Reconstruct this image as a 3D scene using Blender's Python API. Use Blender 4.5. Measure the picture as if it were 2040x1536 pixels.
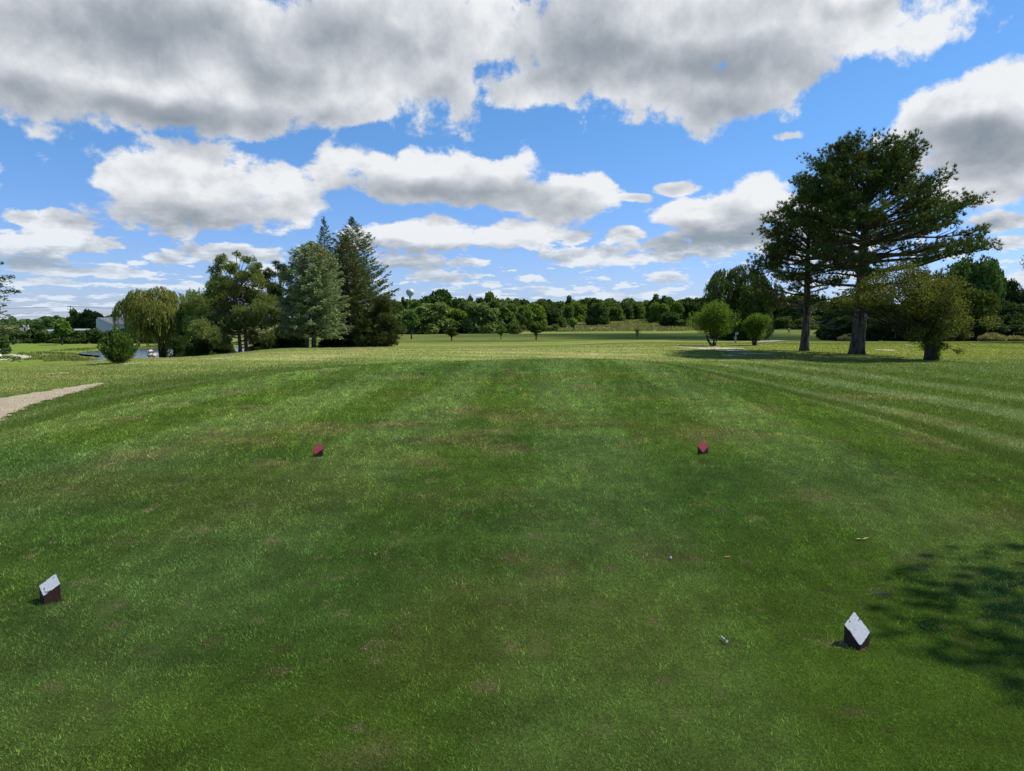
import bpy, math, os
import numpy as np
from mathutils import Vector

# ------------------------------------------------------------------ scene, camera
sc = bpy.context.scene
for o in list(bpy.data.objects):
    bpy.data.objects.remove(o)
R = math.radians
FPX, CX, CY, CAMZ, PITCH = 1430.0, 1020.0, 768.0, 1.6, R(5.1)
cam_data = bpy.data.cameras.new("camera")
cam_data.sensor_fit = 'HORIZONTAL'
cam_data.sensor_width = 36.0
cam_data.lens = 36.0 * FPX / 2040.0
cam_data.clip_start = 0.05
cam_data.clip_end = 9000.0
cam = bpy.data.objects.new("camera", cam_data)
cam.location = (0, 0, CAMZ)
cam.rotation_euler = (R(90) - PITCH, 0, 0)
sc.collection.objects.link(cam)
sc.camera = cam

# ------------------------------------------------------------------ light
SUN_EL, SUN_AZ = R(52), R(74)            # azimuth clockwise from +Y (the view direction)
SUN_DIR = Vector((math.sin(SUN_AZ) * math.cos(SUN_EL), math.cos(SUN_AZ) * math.cos(SUN_EL), math.sin(SUN_EL)))
sd_ = bpy.data.lights.new("sun", 'SUN')
sd_.energy = 5.0
sd_.angle = R(0.53)
sd_.color = (1.0, 0.955, 0.87)
sun = bpy.data.objects.new("sun", sd_)
sun.rotation_euler = SUN_DIR.to_track_quat('Z', 'Y').to_euler()
sun.location = (40, 10, 60)
sc.collection.objects.link(sun)

sc.view_settings.view_transform = 'Standard'
sc.view_settings.look = 'None'
sc.view_settings.gamma = 1.0
sc.view_settings.use_curve_mapping = False
sc.view_settings.exposure = 0.55
sc.cycles.max_bounces = 6
sc.cycles.diffuse_bounces = 3
sc.cycles.glossy_bounces = 2
sc.cycles.transmission_bounces = 4
sc.cycles.transparent_max_bounces = 32
sc.cycles.caustics_reflective = False
sc.cycles.caustics_refractive = False

# ------------------------------------------------------------------ node helpers
class NT:
    """small expression builder on a node tree"""
    def __init__(self, tree):
        self.t, self.n, self.l = tree, tree.nodes, tree.links
    def _in(self, sock, v):
        if v is None:
            return
        if hasattr(v, 'is_output') or isinstance(v, bpy.types.NodeSocket):
            self.l.new(v, sock)
        else:
            sock.default_value = v
    def math(self, op, a, b=None, c=None, clamp=False):
        m = self.n.new('ShaderNodeMath'); m.operation = op; m.use_clamp = clamp
        self._in(m.inputs[0], a); self._in(m.inputs[1], b); self._in(m.inputs[2], c)
        return m.outputs[0]
    def vec(self, op, a, b=None):
        m = self.n.new('ShaderNodeVectorMath'); m.operation = op
        self._in(m.inputs[0], a); self._in(m.inputs[1], b)
        return m.outputs['Value'] if op in ('LENGTH', 'DOT_PRODUCT', 'DISTANCE') else m.outputs[0]
    def noise(self, v, scale, detail=6, rough=0.55, dist=0.0, lac=2.0):
        m = self.n.new('ShaderNodeTexNoise')
        self._in(m.inputs['Vector'], v)
        m.inputs['Scale'].default_value = scale; m.inputs['Detail'].default_value = detail
        m.inputs['Roughness'].default_value = rough; m.inputs['Distortion'].default_value = dist
        m.inputs['Lacunarity'].default_value = lac
        return m.outputs['Fac']
    def smooth(self, v, a, b, lo=0.0, hi=1.0):
        m = self.n.new('ShaderNodeMapRange'); m.interpolation_type = 'SMOOTHSTEP'
        self._in(m.inputs['Value'], v)
        m.inputs['From Min'].default_value = a; m.inputs['From Max'].default_value = b
        m.inputs['To Min'].default_value = lo; m.inputs['To Max'].default_value = hi
        return m.outputs[0]
    def mix(self, f, a, b, blend='MIX'):
        m = self.n.new('ShaderNodeMix'); m.data_type = 'RGBA'; m.blend_type = blend
        self._in(m.inputs[0], f)
        for s, v in ((m.inputs[6], a), (m.inputs[7], b)):
            if isinstance(v, (tuple, list)) and len(v) == 3:
                v = (*v, 1.0)
            self._in(s, v)
        return m.outputs[2]
    def comb(self, x, y, z=0.0):
        m = self.n.new('ShaderNodeCombineXYZ')
        self._in(m.inputs[0], x); self._in(m.inputs[1], y); self._in(m.inputs[2], z)
        return m.outputs[0]
    def sep(self, v):
        m = self.n.new('ShaderNodeSeparateXYZ'); self._in(m.inputs[0], v)
        return m.outputs
    def ramp(self, f, stops):
        m = self.n.new('ShaderNodeValToRGB'); self._in(m.inputs[0], f)
        e = m.color_ramp.elements
        while len(e) < len(stops):
            e.new(0.5)
        for k, (p, c) in enumerate(stops):
            e[k].position = p
            e[k].color = (*c, 1.0)
        return m.outputs[0]

def ang(px, py):
    """pixel of the photo -> (azimuth, elevation) in radians"""
    a, b = (px - CX) / FPX, (CY - py) / FPX
    x, y, z = a, math.cos(PITCH) + b * math.sin(PITCH), b * math.cos(PITCH) - math.sin(PITCH)
    return math.atan2(x, y), math.atan2(z, math.hypot(x, y))

# ------------------------------------------------------------------ sky: Nishita + cumulus by direction
# cumulus banks: (px, py, rx, ry, weight) turned into azimuth / elevation
CLOUDS = [
    (180, 20, 470, 215, 1.0), (90, 150, 260, 110, 1.0), (330, 175, 420, 115, 1.0), (600, 120, 230, 125, 1.0), (650, 205, 120, 62, .9),
    (800, 55, 300, 195, 1.0), (880, 150, 170, 75, .9),
    (1240, 50, 330, 180, 1.0), (1520, 60, 400, 170, 1.0), (1410, 175, 260, 88, 1.0), (1120, 150, 190, 68, .8), (1700, -10, 210, 120, .9),
    (1960, 215, 240, 100, 1.0), (1990, 310, 210, 110, 1.0), (1930, 385, 130, 50, .9),
    (390, 385, 240, 98, 1.0), (250, 352, 130, 52, .8), (560, 405, 95, 60, .7), (400, 320, 150, 45, .7),
    (860, 352, 245, 66, 1.0), (1100, 390, 150, 62, 1.0), (720, 320, 120, 40, .7),
    (1365, 377, 52, 20, .8), (1275, 398, 55, 13, .7), (1570, 258, 40, 14, .38),
    (1410, 437, 130, 46, 1.0), (1540, 410, 120, 60, 1.0), (1470, 480, 190, 28, .8), (1640, 470, 160, 70, .8),
    (70, 480, 150, 36, 1.0), (130, 452, 90, 40, .9), (190, 487, 90, 22, .8), (30, 428, 50, 20, .7),
    (840, 482, 200, 42, 1.0), (1020, 470, 130, 36, .9), (870, 455, 60, 26, .8),
    (1237, 475, 46, 17, .8), (1150, 470, 40, 16, .6), (1180, 505, 165, 22, .9), (1330, 498, 90, 22, .8), (1290, 515, 180, 16, .8),
    (480, 508, 170, 26, .9), (330, 512, 60, 22, .7), (200, 540, 170, 20, .9), (60, 525, 110, 18, .8), (90, 560, 120, 12, .5),
    (830, 525, 120, 18, .7), (930, 523, 60, 14, .7), (895, 555, 110, 14, .8), (990, 566, 40, 12, .6),
    (1330, 555, 60, 13, .7), (1100, 580, 90, 13, .6), (1160, 575, 60, 10, .6), (1230, 590, 120, 12, .6),
    (2000, 440, 90, 26, .9), (2010, 490, 70, 20, .7), (2010, 550, 70, 14, .7), (1890, 500, 60, 20, .6),
    (110, 595, 70, 12, .6), (370, 568, 30, 14, .7), (210, 590, 60, 10, .5),
    (-260, 250, 320, 170, .9), (2380, 80, 260, 160, .9), (-300, -420, 620, 300, 1.0), (900, -520, 700, 250, .9), (2500, -500, 500, 220, .9),
]

world = bpy.data.worlds.new("World")
sc.world = world
world.use_nodes = True
world.cycles.sampling_method = 'MANUAL'
world.cycles.sample_map_resolution = 512
wt = world.node_tree
for n in list(wt.nodes):
    wt.nodes.remove(n)
E = NT(wt)
out = wt.nodes.new('ShaderNodeOutputWorld')
bg = wt.nodes.new('ShaderNodeBackground')
SKY_STRENGTH = 0.10
bg.inputs['Strength'].default_value = SKY_STRENGTH
sky = wt.nodes.new('ShaderNodeTexSky')
sky.sky_type = 'NISHITA'
sky.sun_disc = False
sky.sun_elevation = SUN_EL
sky.sun_rotation = SUN_AZ
sky.altitude = 200
sky.air_density = 1.0
sky.dust_density = 0.35
sky.ozone_density = 2.2
tc = wt.nodes.new('ShaderNodeTexCoord')
D = tc.outputs['Generated']
dx, dy, dz = E.sep(D)
az = E.math('ARCTAN2', dx, dy)
el = E.math('ARCSINE', dz)
U = E.comb(az, el, 0.0)
def vmadd(v, m, c):
    n = wt.nodes.new('ShaderNodeVectorMath'); n.operation = 'MULTIPLY_ADD'
    wt.links.new(v, n.inputs[0]); n.inputs[1].default_value = m; n.inputs[2].default_value = c
    return n.outputs[0]
elp = E.math('MAXIMUM', el, 0.0)
# slow warp so that the banks are not ellipses
wn = wt.nodes.new('ShaderNodeTexNoise'); wn.noise_dimensions = '2D'
wn.inputs['Scale'].default_value = 9.0; wn.inputs['Detail'].default_value = 2
wt.links.new(U, wn.inputs['Vector'])
amp = E.smooth(el, 0.02, 0.28, 0.03, 0.11)
wv = E.comb(amp, E.math('MULTIPLY', amp, 0.5), 0.0)
Uw = E.vec('ADD', U, E.vec('MULTIPLY', E.vec('SUBTRACT', wn.outputs['Color'], (0.5, 0.5, 0.0)), wv))
def bank(coords, lst):
    acc_ = None
    for (px, py, rx, ry, wgt) in lst:
        a0, e0 = ang(px, py)
        ra = abs(ang(px + rx, py)[0] - ang(px - rx, py)[0]) / 2
        re = abs(ang(px, py + ry)[1] - ang(px, py - ry)[1]) / 2
        ln = E.vec('LENGTH', vmadd(coords, (1 / ra, 1 / re, 0), (-a0 / ra, -e0 / re, 0)))
        v = E.math('MULTIPLY_ADD', ln, -wgt, wgt)
        acc_ = v if acc_ is None else E.math('SMOOTH_MAX', acc_, v, 0.12)
    return acc_
MAJOR = [c for c in CLOUDS if c[3] >= 36 and c[2] >= 120 and c[4] > .85 and c[1] > -100 and -100 < c[0] < 2100]
MINOR = [c for c in CLOUDS if c not in MAJOR]
acc_m = bank(Uw, MAJOR)
acc_up = bank(E.vec('ADD', Uw, (0.008, 0.022, 0.0)), MAJOR)
emboss = E.math('SUBTRACT', E.math('MAXIMUM', acc_m, -0.2), E.math('MAXIMUM', acc_up, -0.2))
acc = E.math('SMOOTH_MAX', acc_m, bank(Uw, MINOR), 0.12)
acc = E.math('MAXIMUM', acc, -0.6)
# texture coordinates that shrink towards the horizon like a flat cloud layer seen from below
def n2d(v, scale, detail, rough, dist=0.0):
    o_ = E.noise(v, scale, detail, rough, dist)
    o_.node.noise_dimensions = '2D'
    return o_
Q = E.comb(az, E.math('MULTIPLY', E.math('LOGARITHM', E.math('ADD', elp, 0.10), math.e), 0.42), 0.0)
big = n2d(Q, 13.0, 10, 0.61, 0.10)
lump_a = n2d(Q, 10.0, 4, 0.45, 0.0)
lump_b = n2d(E.vec('ADD', Q, (0.010, 0.026, 0.0)), 10.0, 4, 0.45, 0.0)
slow = n2d(Q, 3.6, 1, 0.5)
def low_bank(de, scale):
    q = E.comb(az, E.math('MULTIPLY', E.math('LOGARITHM', E.math('ADD', elp, 0.03 + de), math.e), 0.34), 0.0)
    return n2d(q, scale, 8, 0.60, 0.15)
lb = low_bank(0.0, 22.0)
lowz = E.smooth(el, 0.17, 0.07)
bigm = E.math('ADD', E.math('MULTIPLY', big, E.math('SUBTRACT', 1.0, lowz)), E.math('MULTIPLY', E.math('SUBTRACT', lb, 0.03), lowz))
f0 = E.math('MULTIPLY_ADD', E.math('SUBTRACT', bigm, 0.5), E.math('MULTIPLY_ADD', lowz, 0.9, 1.45), E.math('ADD', acc, -0.02))
f0 = E.math('MULTIPLY_ADD', E.math('SUBTRACT', slow, 0.5), 0.4, f0)
band = E.smooth(el, 0.17, 0.05, 0.0, 1.0)
h = E.math('SUBTRACT', E.math('MULTIPLY', E.math('SUBTRACT', lb, 0.53), 3.2), E.math('SUBTRACT', 1.0, band))
f0 = E.math('MAXIMUM', f0, h)
alpha = E.smooth(f0, -0.02, 0.23)
body = E.math('MULTIPLY_ADD', fine_ := E.math('SUBTRACT', big, 0.5), 0.55, acc)
thick = E.smooth(body, 0.0, 0.80)
relief = E.math('SUBTRACT', lump_a, lump_b)
billow = n2d(E.vec('ADD', Q, (3.1, 1.7, 0.0)), 34.0, 6, 0.62, 0.15)
DARK = [(330, 50, 360, 120, 1.0), (640, 95, 210, 90, .8), (360, 238, 360, 50, 1.0), (1130, 80, 200, 110, .8), (1430, 150, 300, 90, .9), (1950, 300, 190, 70, 1.0),
        (960, 385, 330, 40, .8), (420, 440, 240, 45, .5), (1470, 470, 220, 30, .7), (860, 500, 240, 26, .7), (120, 500, 220, 24, .6), (1500, 20, 420, 60, .5)]
dark = E.math('MAXIMUM', bank(Uw, DARK), 0.0, clamp=True)
lit = E.math('SUBTRACT', 0.93, E.math('MULTIPLY', thick, E.smooth(el, 0.02, 0.20, 0.14, 0.27)))
lit = E.math('MULTIPLY_ADD', dark, -0.56, lit)
lit = E.math('MULTIPLY_ADD', E.math('SUBTRACT', billow, 0.5), 0.42, lit)
lb_up = low_bank(0.010, 22.0)
lit = E.math('MULTIPLY_ADD', E.math('MULTIPLY', E.math('SUBTRACT', lb, lb_up), lowz), 1.5, lit)
lit = E.math('MULTIPLY_ADD', emboss, 0.62, lit)
lit = E.math('MULTIPLY_ADD', relief, 0.62, lit)
lit = E.math('MULTIPLY_ADD', E.math('SUBTRACT', slow, 0.5), -0.45, lit)
lit = E.math('MULTIPLY_ADD', fine_, 0.45, lit, clamp=True)
K = 1.0 / SKY_STRENGTH
ccol = E.ramp(lit, [(0.0, (.24, .285, .34)), (0.30, (.33, .365, .41)), (0.58, (.48, .51, .56)), (0.80, (.63, .66, .70)), (1.0, (.80, .82, .845))])
lowm = E.smooth(el, 0.15, 0.0)
ccol = E.mix(E.math('MULTIPLY', lowm, 0.5), ccol, (.50, .66, .86))
ccol = E.vec('MULTIPLY', ccol, (K * .74, K * .74, K * .74))
tint = E.mix(E.smooth(el, 0.0, 0.30), (.53, .63, 1.02), (.47, .76, 1.02))
skyc = E.vec('MULTIPLY', sky.outputs[0], tint)
final = E.mix(alpha, skyc, ccol)
wt.links.new(final, bg.inputs['Color'])
wt.links.new(bg.outputs[0], out.inputs[0])

# ------------------------------------------------------------------ numpy helpers
def hash2(ix, iy, seed):
    h = (ix.astype(np.int64) * 374761393 + iy.astype(np.int64) * 668265263 + seed * 974634777) & 0xFFFFFFFF
    h = ((h ^ (h >> 13)) * 1274126177) & 0xFFFFFFFF
    h = (h ^ (h >> 16)) & 0xFFFFFFFF
    return h / 4294967295.0

def vnoise(x, y, seed=0):
    ix, iy = np.floor(x), np.floor(y)
    fx, fy = x - ix, y - iy
    fx, fy = fx * fx * (3 - 2 * fx), fy * fy * (3 - 2 * fy)
    a, b = hash2(ix, iy, seed), hash2(ix + 1, iy, seed)
    c, d = hash2(ix, iy + 1, seed), hash2(ix + 1, iy + 1, seed)
    return (a * (1 - fx) + b * fx) * (1 - fy) + (c * (1 - fx) + d * fx) * fy

def fbm(x, y, octv=4, seed=0):
    s, a, t = 0, 1.0, 0
    for k in range(octv):
        s = s + a * vnoise(x * 2 ** k + 17.3 * k, y * 2 ** k - 9.1 * k, seed + k)
        t += a; a *= 0.5
    return s / t

def sstep(v, a, b):
    t = np.clip((v - a) / (b - a), 0, 1)
    return t * t * (3 - 2 * t)

class MB:
    """collects vertices and polygons; build() links them as one mesh object"""
    def __init__(self):
        self.v, self.f, self.c, self.n = [], {3: [], 4: []}, [], 0
    def add(self, v, f, col=None):
        v = np.asarray(v, float).reshape(-1, 3); f = np.asarray(f, int)
        self.v.append(v)
        if f.size:
            self.f[f.shape[1]].append(f + self.n)
        if col is not None:
            self.c.append(np.broadcast_to(np.asarray(col, float), (len(v), 3)))
        self.n += len(v)
        return self
    def tube(self, pts, rad, seg=7, cap=True):
        pts = np.asarray(pts, float); m = len(pts)
        rad = np.broadcast_to(np.asarray(rad, float), (m,))
        tan = np.gradient(pts, axis=0)
        tan /= np.linalg.norm(tan, axis=1)[:, None] + 1e-9
        ref = np.where(np.abs(tan[:, 2:3]) > 0.9, [[1.0, 0, 0]], [[0, 0, 1.0]])
        u = np.cross(ref, tan); u /= np.linalg.norm(u, axis=1)[:, None] + 1e-9
        w = np.cross(tan, u)
        a = np.arange(seg) * 2 * np.pi / seg
        ring = pts[:, None] + rad[:, None, None] * (np.cos(a)[None, :, None] * u[:, None] + np.sin(a)[None, :, None] * w[:, None])
        i = np.arange(m - 1)[:, None] * seg + np.arange(seg)[None]
        j = np.arange(m - 1)[:, None] * seg + (np.arange(seg)[None] + 1) % seg
        q = np.stack([i, j, j + seg, i + seg], -1).reshape(-1, 4)
        self.add(ring.reshape(-1, 3), q)
        if cap:
            k = np.arange(1, seg - 1)
            base = self.n - m * seg
            self.f[3].append(np.stack([np.zeros_like(k), k + 1, k], -1) + base)
            self.f[3].append(np.stack([np.zeros_like(k), k, k + 1], -1) + base + (m - 1) * seg)
        return self
    def box(self, c, s, rz=0.0, taper=1.0):
        x, y, z = np.asarray(s, float) / 2
        v = np.array([[-x, -y, -z], [x, -y, -z], [x, y, -z], [-x, y, -z],
                      [-x * taper, -y * taper, z], [x * taper, -y * taper, z], [x * taper, y * taper, z], [-x * taper, y * taper, z]])
        cr, sr = math.cos(rz), math.sin(rz)
        v = v @ np.array([[cr, sr, 0], [-sr, cr, 0], [0, 0, 1]]) + np.asarray(c, float)
        return self.add(v, [[0, 3, 2, 1], [4, 5, 6, 7], [0, 1, 5, 4], [1, 2, 6, 5], [2, 3, 7, 6], [3, 0, 4, 7]])
    def lathe(self, prof, c=(0, 0, 0), seg=20):
        prof = np.asarray(prof, float)
        a = np.arange(seg) * 2 * np.pi / seg
        v = np.stack([prof[:, None, 0] * np.cos(a), prof[:, None, 0] * np.sin(a), np.repeat(prof[:, 1:2], seg, 1)], -1) + np.asarray(c, float)
        m = len(prof)
        i = np.arange(m - 1)[:, None] * seg + np.arange(seg)[None]
        j = np.arange(m - 1)[:, None] * seg + (np.arange(seg)[None] + 1) % seg
        return self.add(v.reshape(-1, 3), np.stack([i, j, j + seg, i + seg], -1).reshape(-1, 4))
    def leaves(self, c, axis, ln, wd, rng, col=None):
        """one pointed four-cornered leaf per row"""
        c = np.asarray(c, float); n = len(c)
        axis = axis / (np.linalg.norm(axis, axis=1)[:, None] + 1e-9)
        r = rng.normal(size=(n, 3))
        s = np.cross(axis, r); s /= np.linalg.norm(s, axis=1)[:, None] + 1e-9
        ln = np.broadcast_to(ln, (n,))[:, None]; wd = np.broadcast_to(wd, (n,))[:, None]
        v = np.stack([c - axis * ln / 2, c + s * wd / 2 - axis * ln * .05, c + axis * ln / 2, c - s * wd / 2 - axis * ln * .05], 1)
        if col is not None:
            col = np.repeat(col, 4, 0)
        return self.add(v.reshape(-1, 3), np.arange(4 * n).reshape(n, 4), col)
    def needles(self, c, axis, k, ln, wd, spread, rng):
        """k thin triangles fanning out of every point: a tuft of needles"""
        n = len(c)
        a = np.repeat(axis / (np.linalg.norm(axis, axis=1)[:, None] + 1e-9), k, 0)
        c = np.repeat(c, k, 0)
        d = a + rng.normal(size=(n * k, 3)) * spread
        d /= np.linalg.norm(d, axis=1)[:, None] + 1e-9
        s = np.cross(d, rng.normal(size=(n * k, 3))); s /= np.linalg.norm(s, axis=1)[:, None] + 1e-9
        L = ln * rng.uniform(.7, 1.2, (n * k, 1)); w = wd * rng.uniform(.7, 1.3, (n * k, 1))
        b = c + d * L * 0.12
        v = np.stack([b - s * w / 2, b + s * w / 2, c + d * L], 1)
        return self.add(v.reshape(-1, 3), np.arange(3 * n * k).reshape(-1, 3))
    def mesh(self, name, mat=None, smooth=False):
        V = np.concatenate(self.v) if self.v else np.zeros((0, 3))
        q = np.concatenate(self.f[4]) if self.f[4] else np.zeros((0, 4), int)
        t = np.concatenate(self.f[3]) if self.f[3] else np.zeros((0, 3), int)
        me = bpy.data.meshes.new(name)
        me.vertices.add(len(V)); me.vertices.foreach_set("co", V.astype(np.float32).ravel())
        li = np.concatenate([q.ravel(), t.ravel()]).astype(np.int32)
        st = np.concatenate([np.arange(len(q)) * 4, len(q) * 4 + np.arange(len(t)) * 3]).astype(np.int32)
        me.loops.add(len(li)); me.loops.foreach_set("vertex_index", li)
        me.polygons.add(len(st)); me.polygons.foreach_set("loop_start", st)
        me.update(calc_edges=True)
        if self.c:
            at = me.attributes.new("tone", 'FLOAT_COLOR', 'POINT')
            C4 = np.ones((len(V), 4), np.float32); C4[:, :3] = np.concatenate(self.c)
            at.data.foreach_set("color", C4.ravel())
        me.polygons.foreach_set("use_smooth", np.full(len(st), bool(smooth)))
        if mat:
            me.materials.append(mat)
        return me
    def build(self, name, mat, parent=None, smooth=False, loc=None):
        me = self.mesh(name, mat, smooth)
        o_ = bpy.data.objects.new(name, me)
        sc.collection.objects.link(o_)
        if parent is not None:
            o_.parent = parent
        if loc is not None:
            o_.location = loc
        return o_

def tag(o, label=None, cat=None, group=None, kind=None):
    if label: o["label"] = label
    if cat: o["category"] = cat
    if group: o["group"] = group
    if kind: o["kind"] = kind
    return o

def empty(name, loc, label, cat, group=None, rz=0.0, s=1.0):
    o_ = bpy.data.objects.new(name, None)
    o_.empty_display_size = 0.3
    sc.collection.objects.link(o_)
    o_.location = loc; o_.rotation_euler = (0, 0, rz)
    o_.scale = (s, s, s) if np.isscalar(s) else s
    return tag(o_, label, cat, group)

# ------------------------------------------------------------------ materials
def new_mat(name):
    m = bpy.data.materials.new(name); m.use_nodes = True
    for n in list(m.node_tree.nodes):
        m.node_tree.nodes.remove(n)
    e = NT(m.node_tree)
    o_ = e.n.new('ShaderNodeOutputMaterial')
    return m, e, o_

def principled(e, base, rough=0.6, spec=0.3, metal=0.0, normal=None):
    p = e.n.new('ShaderNodeBsdfPrincipled')
    e._in(p.inputs['Base Color'], base if not isinstance(base, tuple) else (*base, 1.0))
    e._in(p.inputs['Roughness'], rough)
    p.inputs['Specular IOR Level'].default_value = spec
    p.inputs['Metallic'].default_value = metal
    if normal is not None:
        e.l.new(normal, p.inputs['Normal'])
    return p

def bump(e, h, strength=0.5, dist=0.02):
    b = e.n.new('ShaderNodeBump'); b.inputs['Strength'].default_value = strength; b.inputs['Distance'].default_value = dist
    e.l.new(h, b.inputs['Height'])
    return b.outputs[0]

def leaf_mat(name, dark, mid, light, trans=0.35, rough=0.55, spec=0.12, tinted=False, clump=1.2):
    """leaf colours vary from leaf to leaf and from clump to clump"""
    m, e, o_ = new_mat(name)
    geo = e.n.new('ShaderNodeNewGeometry')
    tcn = e.n.new('ShaderNodeTexCoord')
    r = geo.outputs['Random Per Island']
    nz = e.noise(tcn.outputs['Object'], clump, 2, 0.5)
    f = e.math('ADD', e.math('MULTIPLY', r, 0.6), e.math('MULTIPLY', nz, 0.5))
    col = e.ramp(f, [(0.1, dark), (0.5, mid), (0.95, light)])
    if tinted:
        oi = e.n.new('ShaderNodeObjectInfo')
        col = e.mix(1.0, col, oi.outputs['Color'], 'MULTIPLY')
    p = principled(e, col, .65, .12)
    tr = e.n.new('ShaderNodeBsdfTranslucent')
    e.l.new(e.mix(1.0, col, (1.15, 1.15, .55), 'MULTIPLY'), tr.inputs[0])
    mx = e.n.new('ShaderNodeMixShader'); mx.inputs[0].default_value = trans
    e.l.new(p.outputs[0], mx.inputs[1]); e.l.new(tr.outputs[0], mx.inputs[2])
    e.l.new(mx.outputs[0], o_.inputs[0])
    return m

def bark_mat(name, a, b, sx=9.0, sz=1.6, st=0.8):
    m, e, o_ = new_mat(name)
    tcn = e.n.new('ShaderNodeTexCoord')
    v = e.vec('MULTIPLY', tcn.outputs['Object'], (sx, sx, sz))
    n1 = e.noise(v, 1.0, 6, 0.65, 0.6)
    n2 = e.noise(tcn.outputs['Object'], 0.8, 3, 0.5)
    col = e.mix(e.smooth(n1, 0.35, 0.65), a, b)
    col = e.mix(e.smooth(n2, 0.3, 0.7, 0.0, 0.5), col, tuple(x * .6 for x in a))
    p = principled(e, col, 0.9, 0.1, normal=bump(e, n1, st, 0.06))
    e.l.new(p.outputs[0], o_.inputs[0])
    return m

def plain_mat(name, a, b=None, scale=8.0, rough=0.6, spec=0.3, metal=0.0, bs=0.15, detail=5, lo=.4, hi=.6):
    m, e, o_ = new_mat(name)
    tcn = e.n.new('ShaderNodeTexCoord')
    n1 = e.noise(tcn.outputs['Object'], scale, detail, 0.6)
    col = e.mix(e.smooth(n1, lo, hi), a, b if b else tuple(x * .8 for x in a))
    p = principled(e, col, rough, spec, metal, normal=bump(e, n1, bs, 0.02))
    e.l.new(p.outputs[0], o_.inputs[0])
    return m

def tone_mat(name, rough=0.5, spec=0.25, trans=0.3, vary=0.35):
    """grass blades: colour from the blade's own tone"""
    m, e, o_ = new_mat(name)
    at = e.n.new('ShaderNodeAttribute'); at.attribute_name = 'tone'
    col = at.outputs['Color']
    p = principled(e, col, rough, spec)
    tr = e.n.new('ShaderNodeBsdfTranslucent')
    e.l.new(e.mix(1.0, col, (1.1, 1.15, .6), 'MULTIPLY'), tr.inputs[0])
    mx = e.n.new('ShaderNodeMixShader'); mx.inputs[0].default_value = trans
    e.l.new(p.outputs[0], mx.inputs[1]); e.l.new(tr.outputs[0], mx.inputs[2])
    e.l.new(mx.outputs[0], o_.inputs[0])
    return m

# ------------------------------------------------------------------ terrain
YK = np.array([-40, 20, 25, 32, 40, 46, 54, 60, 80, 140, 190, 240, 400, 700, 1500, 4000.])
TK = np.array([-0.75, -0.5, -0.3, -0.15, 0.0, 0.2, 0.4, 0.7])
P0 = -0.12
ZK = np.array([
    [P0, P0, -.15, -.45, -1.0, -1.5, -2.2, -2.7, -4.1, -6.0, -6.1, -6.0, -4.6, -2.5, -2.0, -2],
    [P0, P0, P0, -.15, -.45, -.8, -1.3, -1.7, -3.1, -6.0, -6.1, -6.0, -4.6, -2.5, -2.0, -2],
    [P0, P0, P0, P0, -.15, -.28, -.5, -.68, -1.45, -4.0, -4.6, -4.6, -3.0, -1, 0, 0],
    [P0, P0, P0, P0, P0, -.18, -.40, -.60, -1.30, -2.05, -2.15, -2.2, 1.0, 3, 4, 4],
    [P0, P0, P0, P0, P0, -.15, -.36, -.55, -1.20, -1.92, -2.05, -2.1, 3.0, 5, 6, 6],
    [P0, P0, P0, P0, P0, P0, -.13, -.20, -.75, -1.78, -1.85, -1.9, 3.8, 6, 7, 7],
    [P0, P0, P0, P0, P0, P0, P0, -.14, -.75, -1.90, -1.55, -.5, 3.0, 5, 6, 6],
    [P0, P0, P0, P0, P0, P0, P0, -.14, -.55, -1.50, -1.2, 0.0, 2.0, 4, 5, 5]])

TEE = [(-7.2, -9), (-7.2, 3), (-7.3, 9.9), (-7.9, 14), (-7.9, 18.3), (-7.2, 22.5), (-5.7, 25.4), (-3.4, 27.8), (-0.4, 29.4),
       (1.8, 30.1), (3.4, 30.0), (4.7, 29.1), (5.5, 27.5), (6.0, 24), (6.05, 17.6), (6.15, 12.7), (5.9, 10), (5.5, 7.75), (5.4, 4), (5.6, -9)]
def chaikin(p, n, closed=True):
    p = np.asarray(p, float)
    for _ in range(n):
        q = np.roll(p, -1, 0) if closed else p[1:]
        b = p if closed else p[:-1]
        r = np.empty((2 * len(b), p.shape[1])); r[0::2] = .75 * b + .25 * q; r[1::2] = .25 * b + .75 * q
        p = r if closed else np.vstack([p[:1], r, p[-1:]])
    return p
TEEP = chaikin(TEE, 1)

def sdist(x, y, poly):
    """signed distance to a closed polygon, negative inside"""
    d = np.full(x.shape, 1e9); ins = np.zeros(x.shape, bool)
    n = len(poly)
    for k in range(n):
        ax, ay = poly[k]; bx, by = poly[(k + 1) % n]
        ex, ey = bx - ax, by - ay
        px, py = x - ax, y - ay
        t = np.clip((px * ex + py * ey) / (ex * ex + ey * ey + 1e-12), 0, 1)
        d = np.minimum(d, (px - ex * t) ** 2 + (py - ey * t) ** 2)
        if ay != by:
            c = ((ay > y) != (by > y)) & (x < ex * (y - ay) / ey + ax)
            ins ^= c
    d = np.sqrt(d)
    return np.where(ins, -d, d)

def tee_sd(x, y):
    near = (np.abs(x) < 16) & (y < 40)
    r = np.full(x.shape, 8.0)
    if near.any():
        r[near] = sdist(x[near], y[near], TEEP)
    return r

POND = [(-112, 190), (-104, 214), (-84, 224), (-64, 218), (-50, 196), (-47, 165), (-56, 140), (-72, 138), (-88, 150), (-92, 165), (-104, 174)]
PONDP = chaikin(POND, 2)
POND_Z = -6.35

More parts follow.
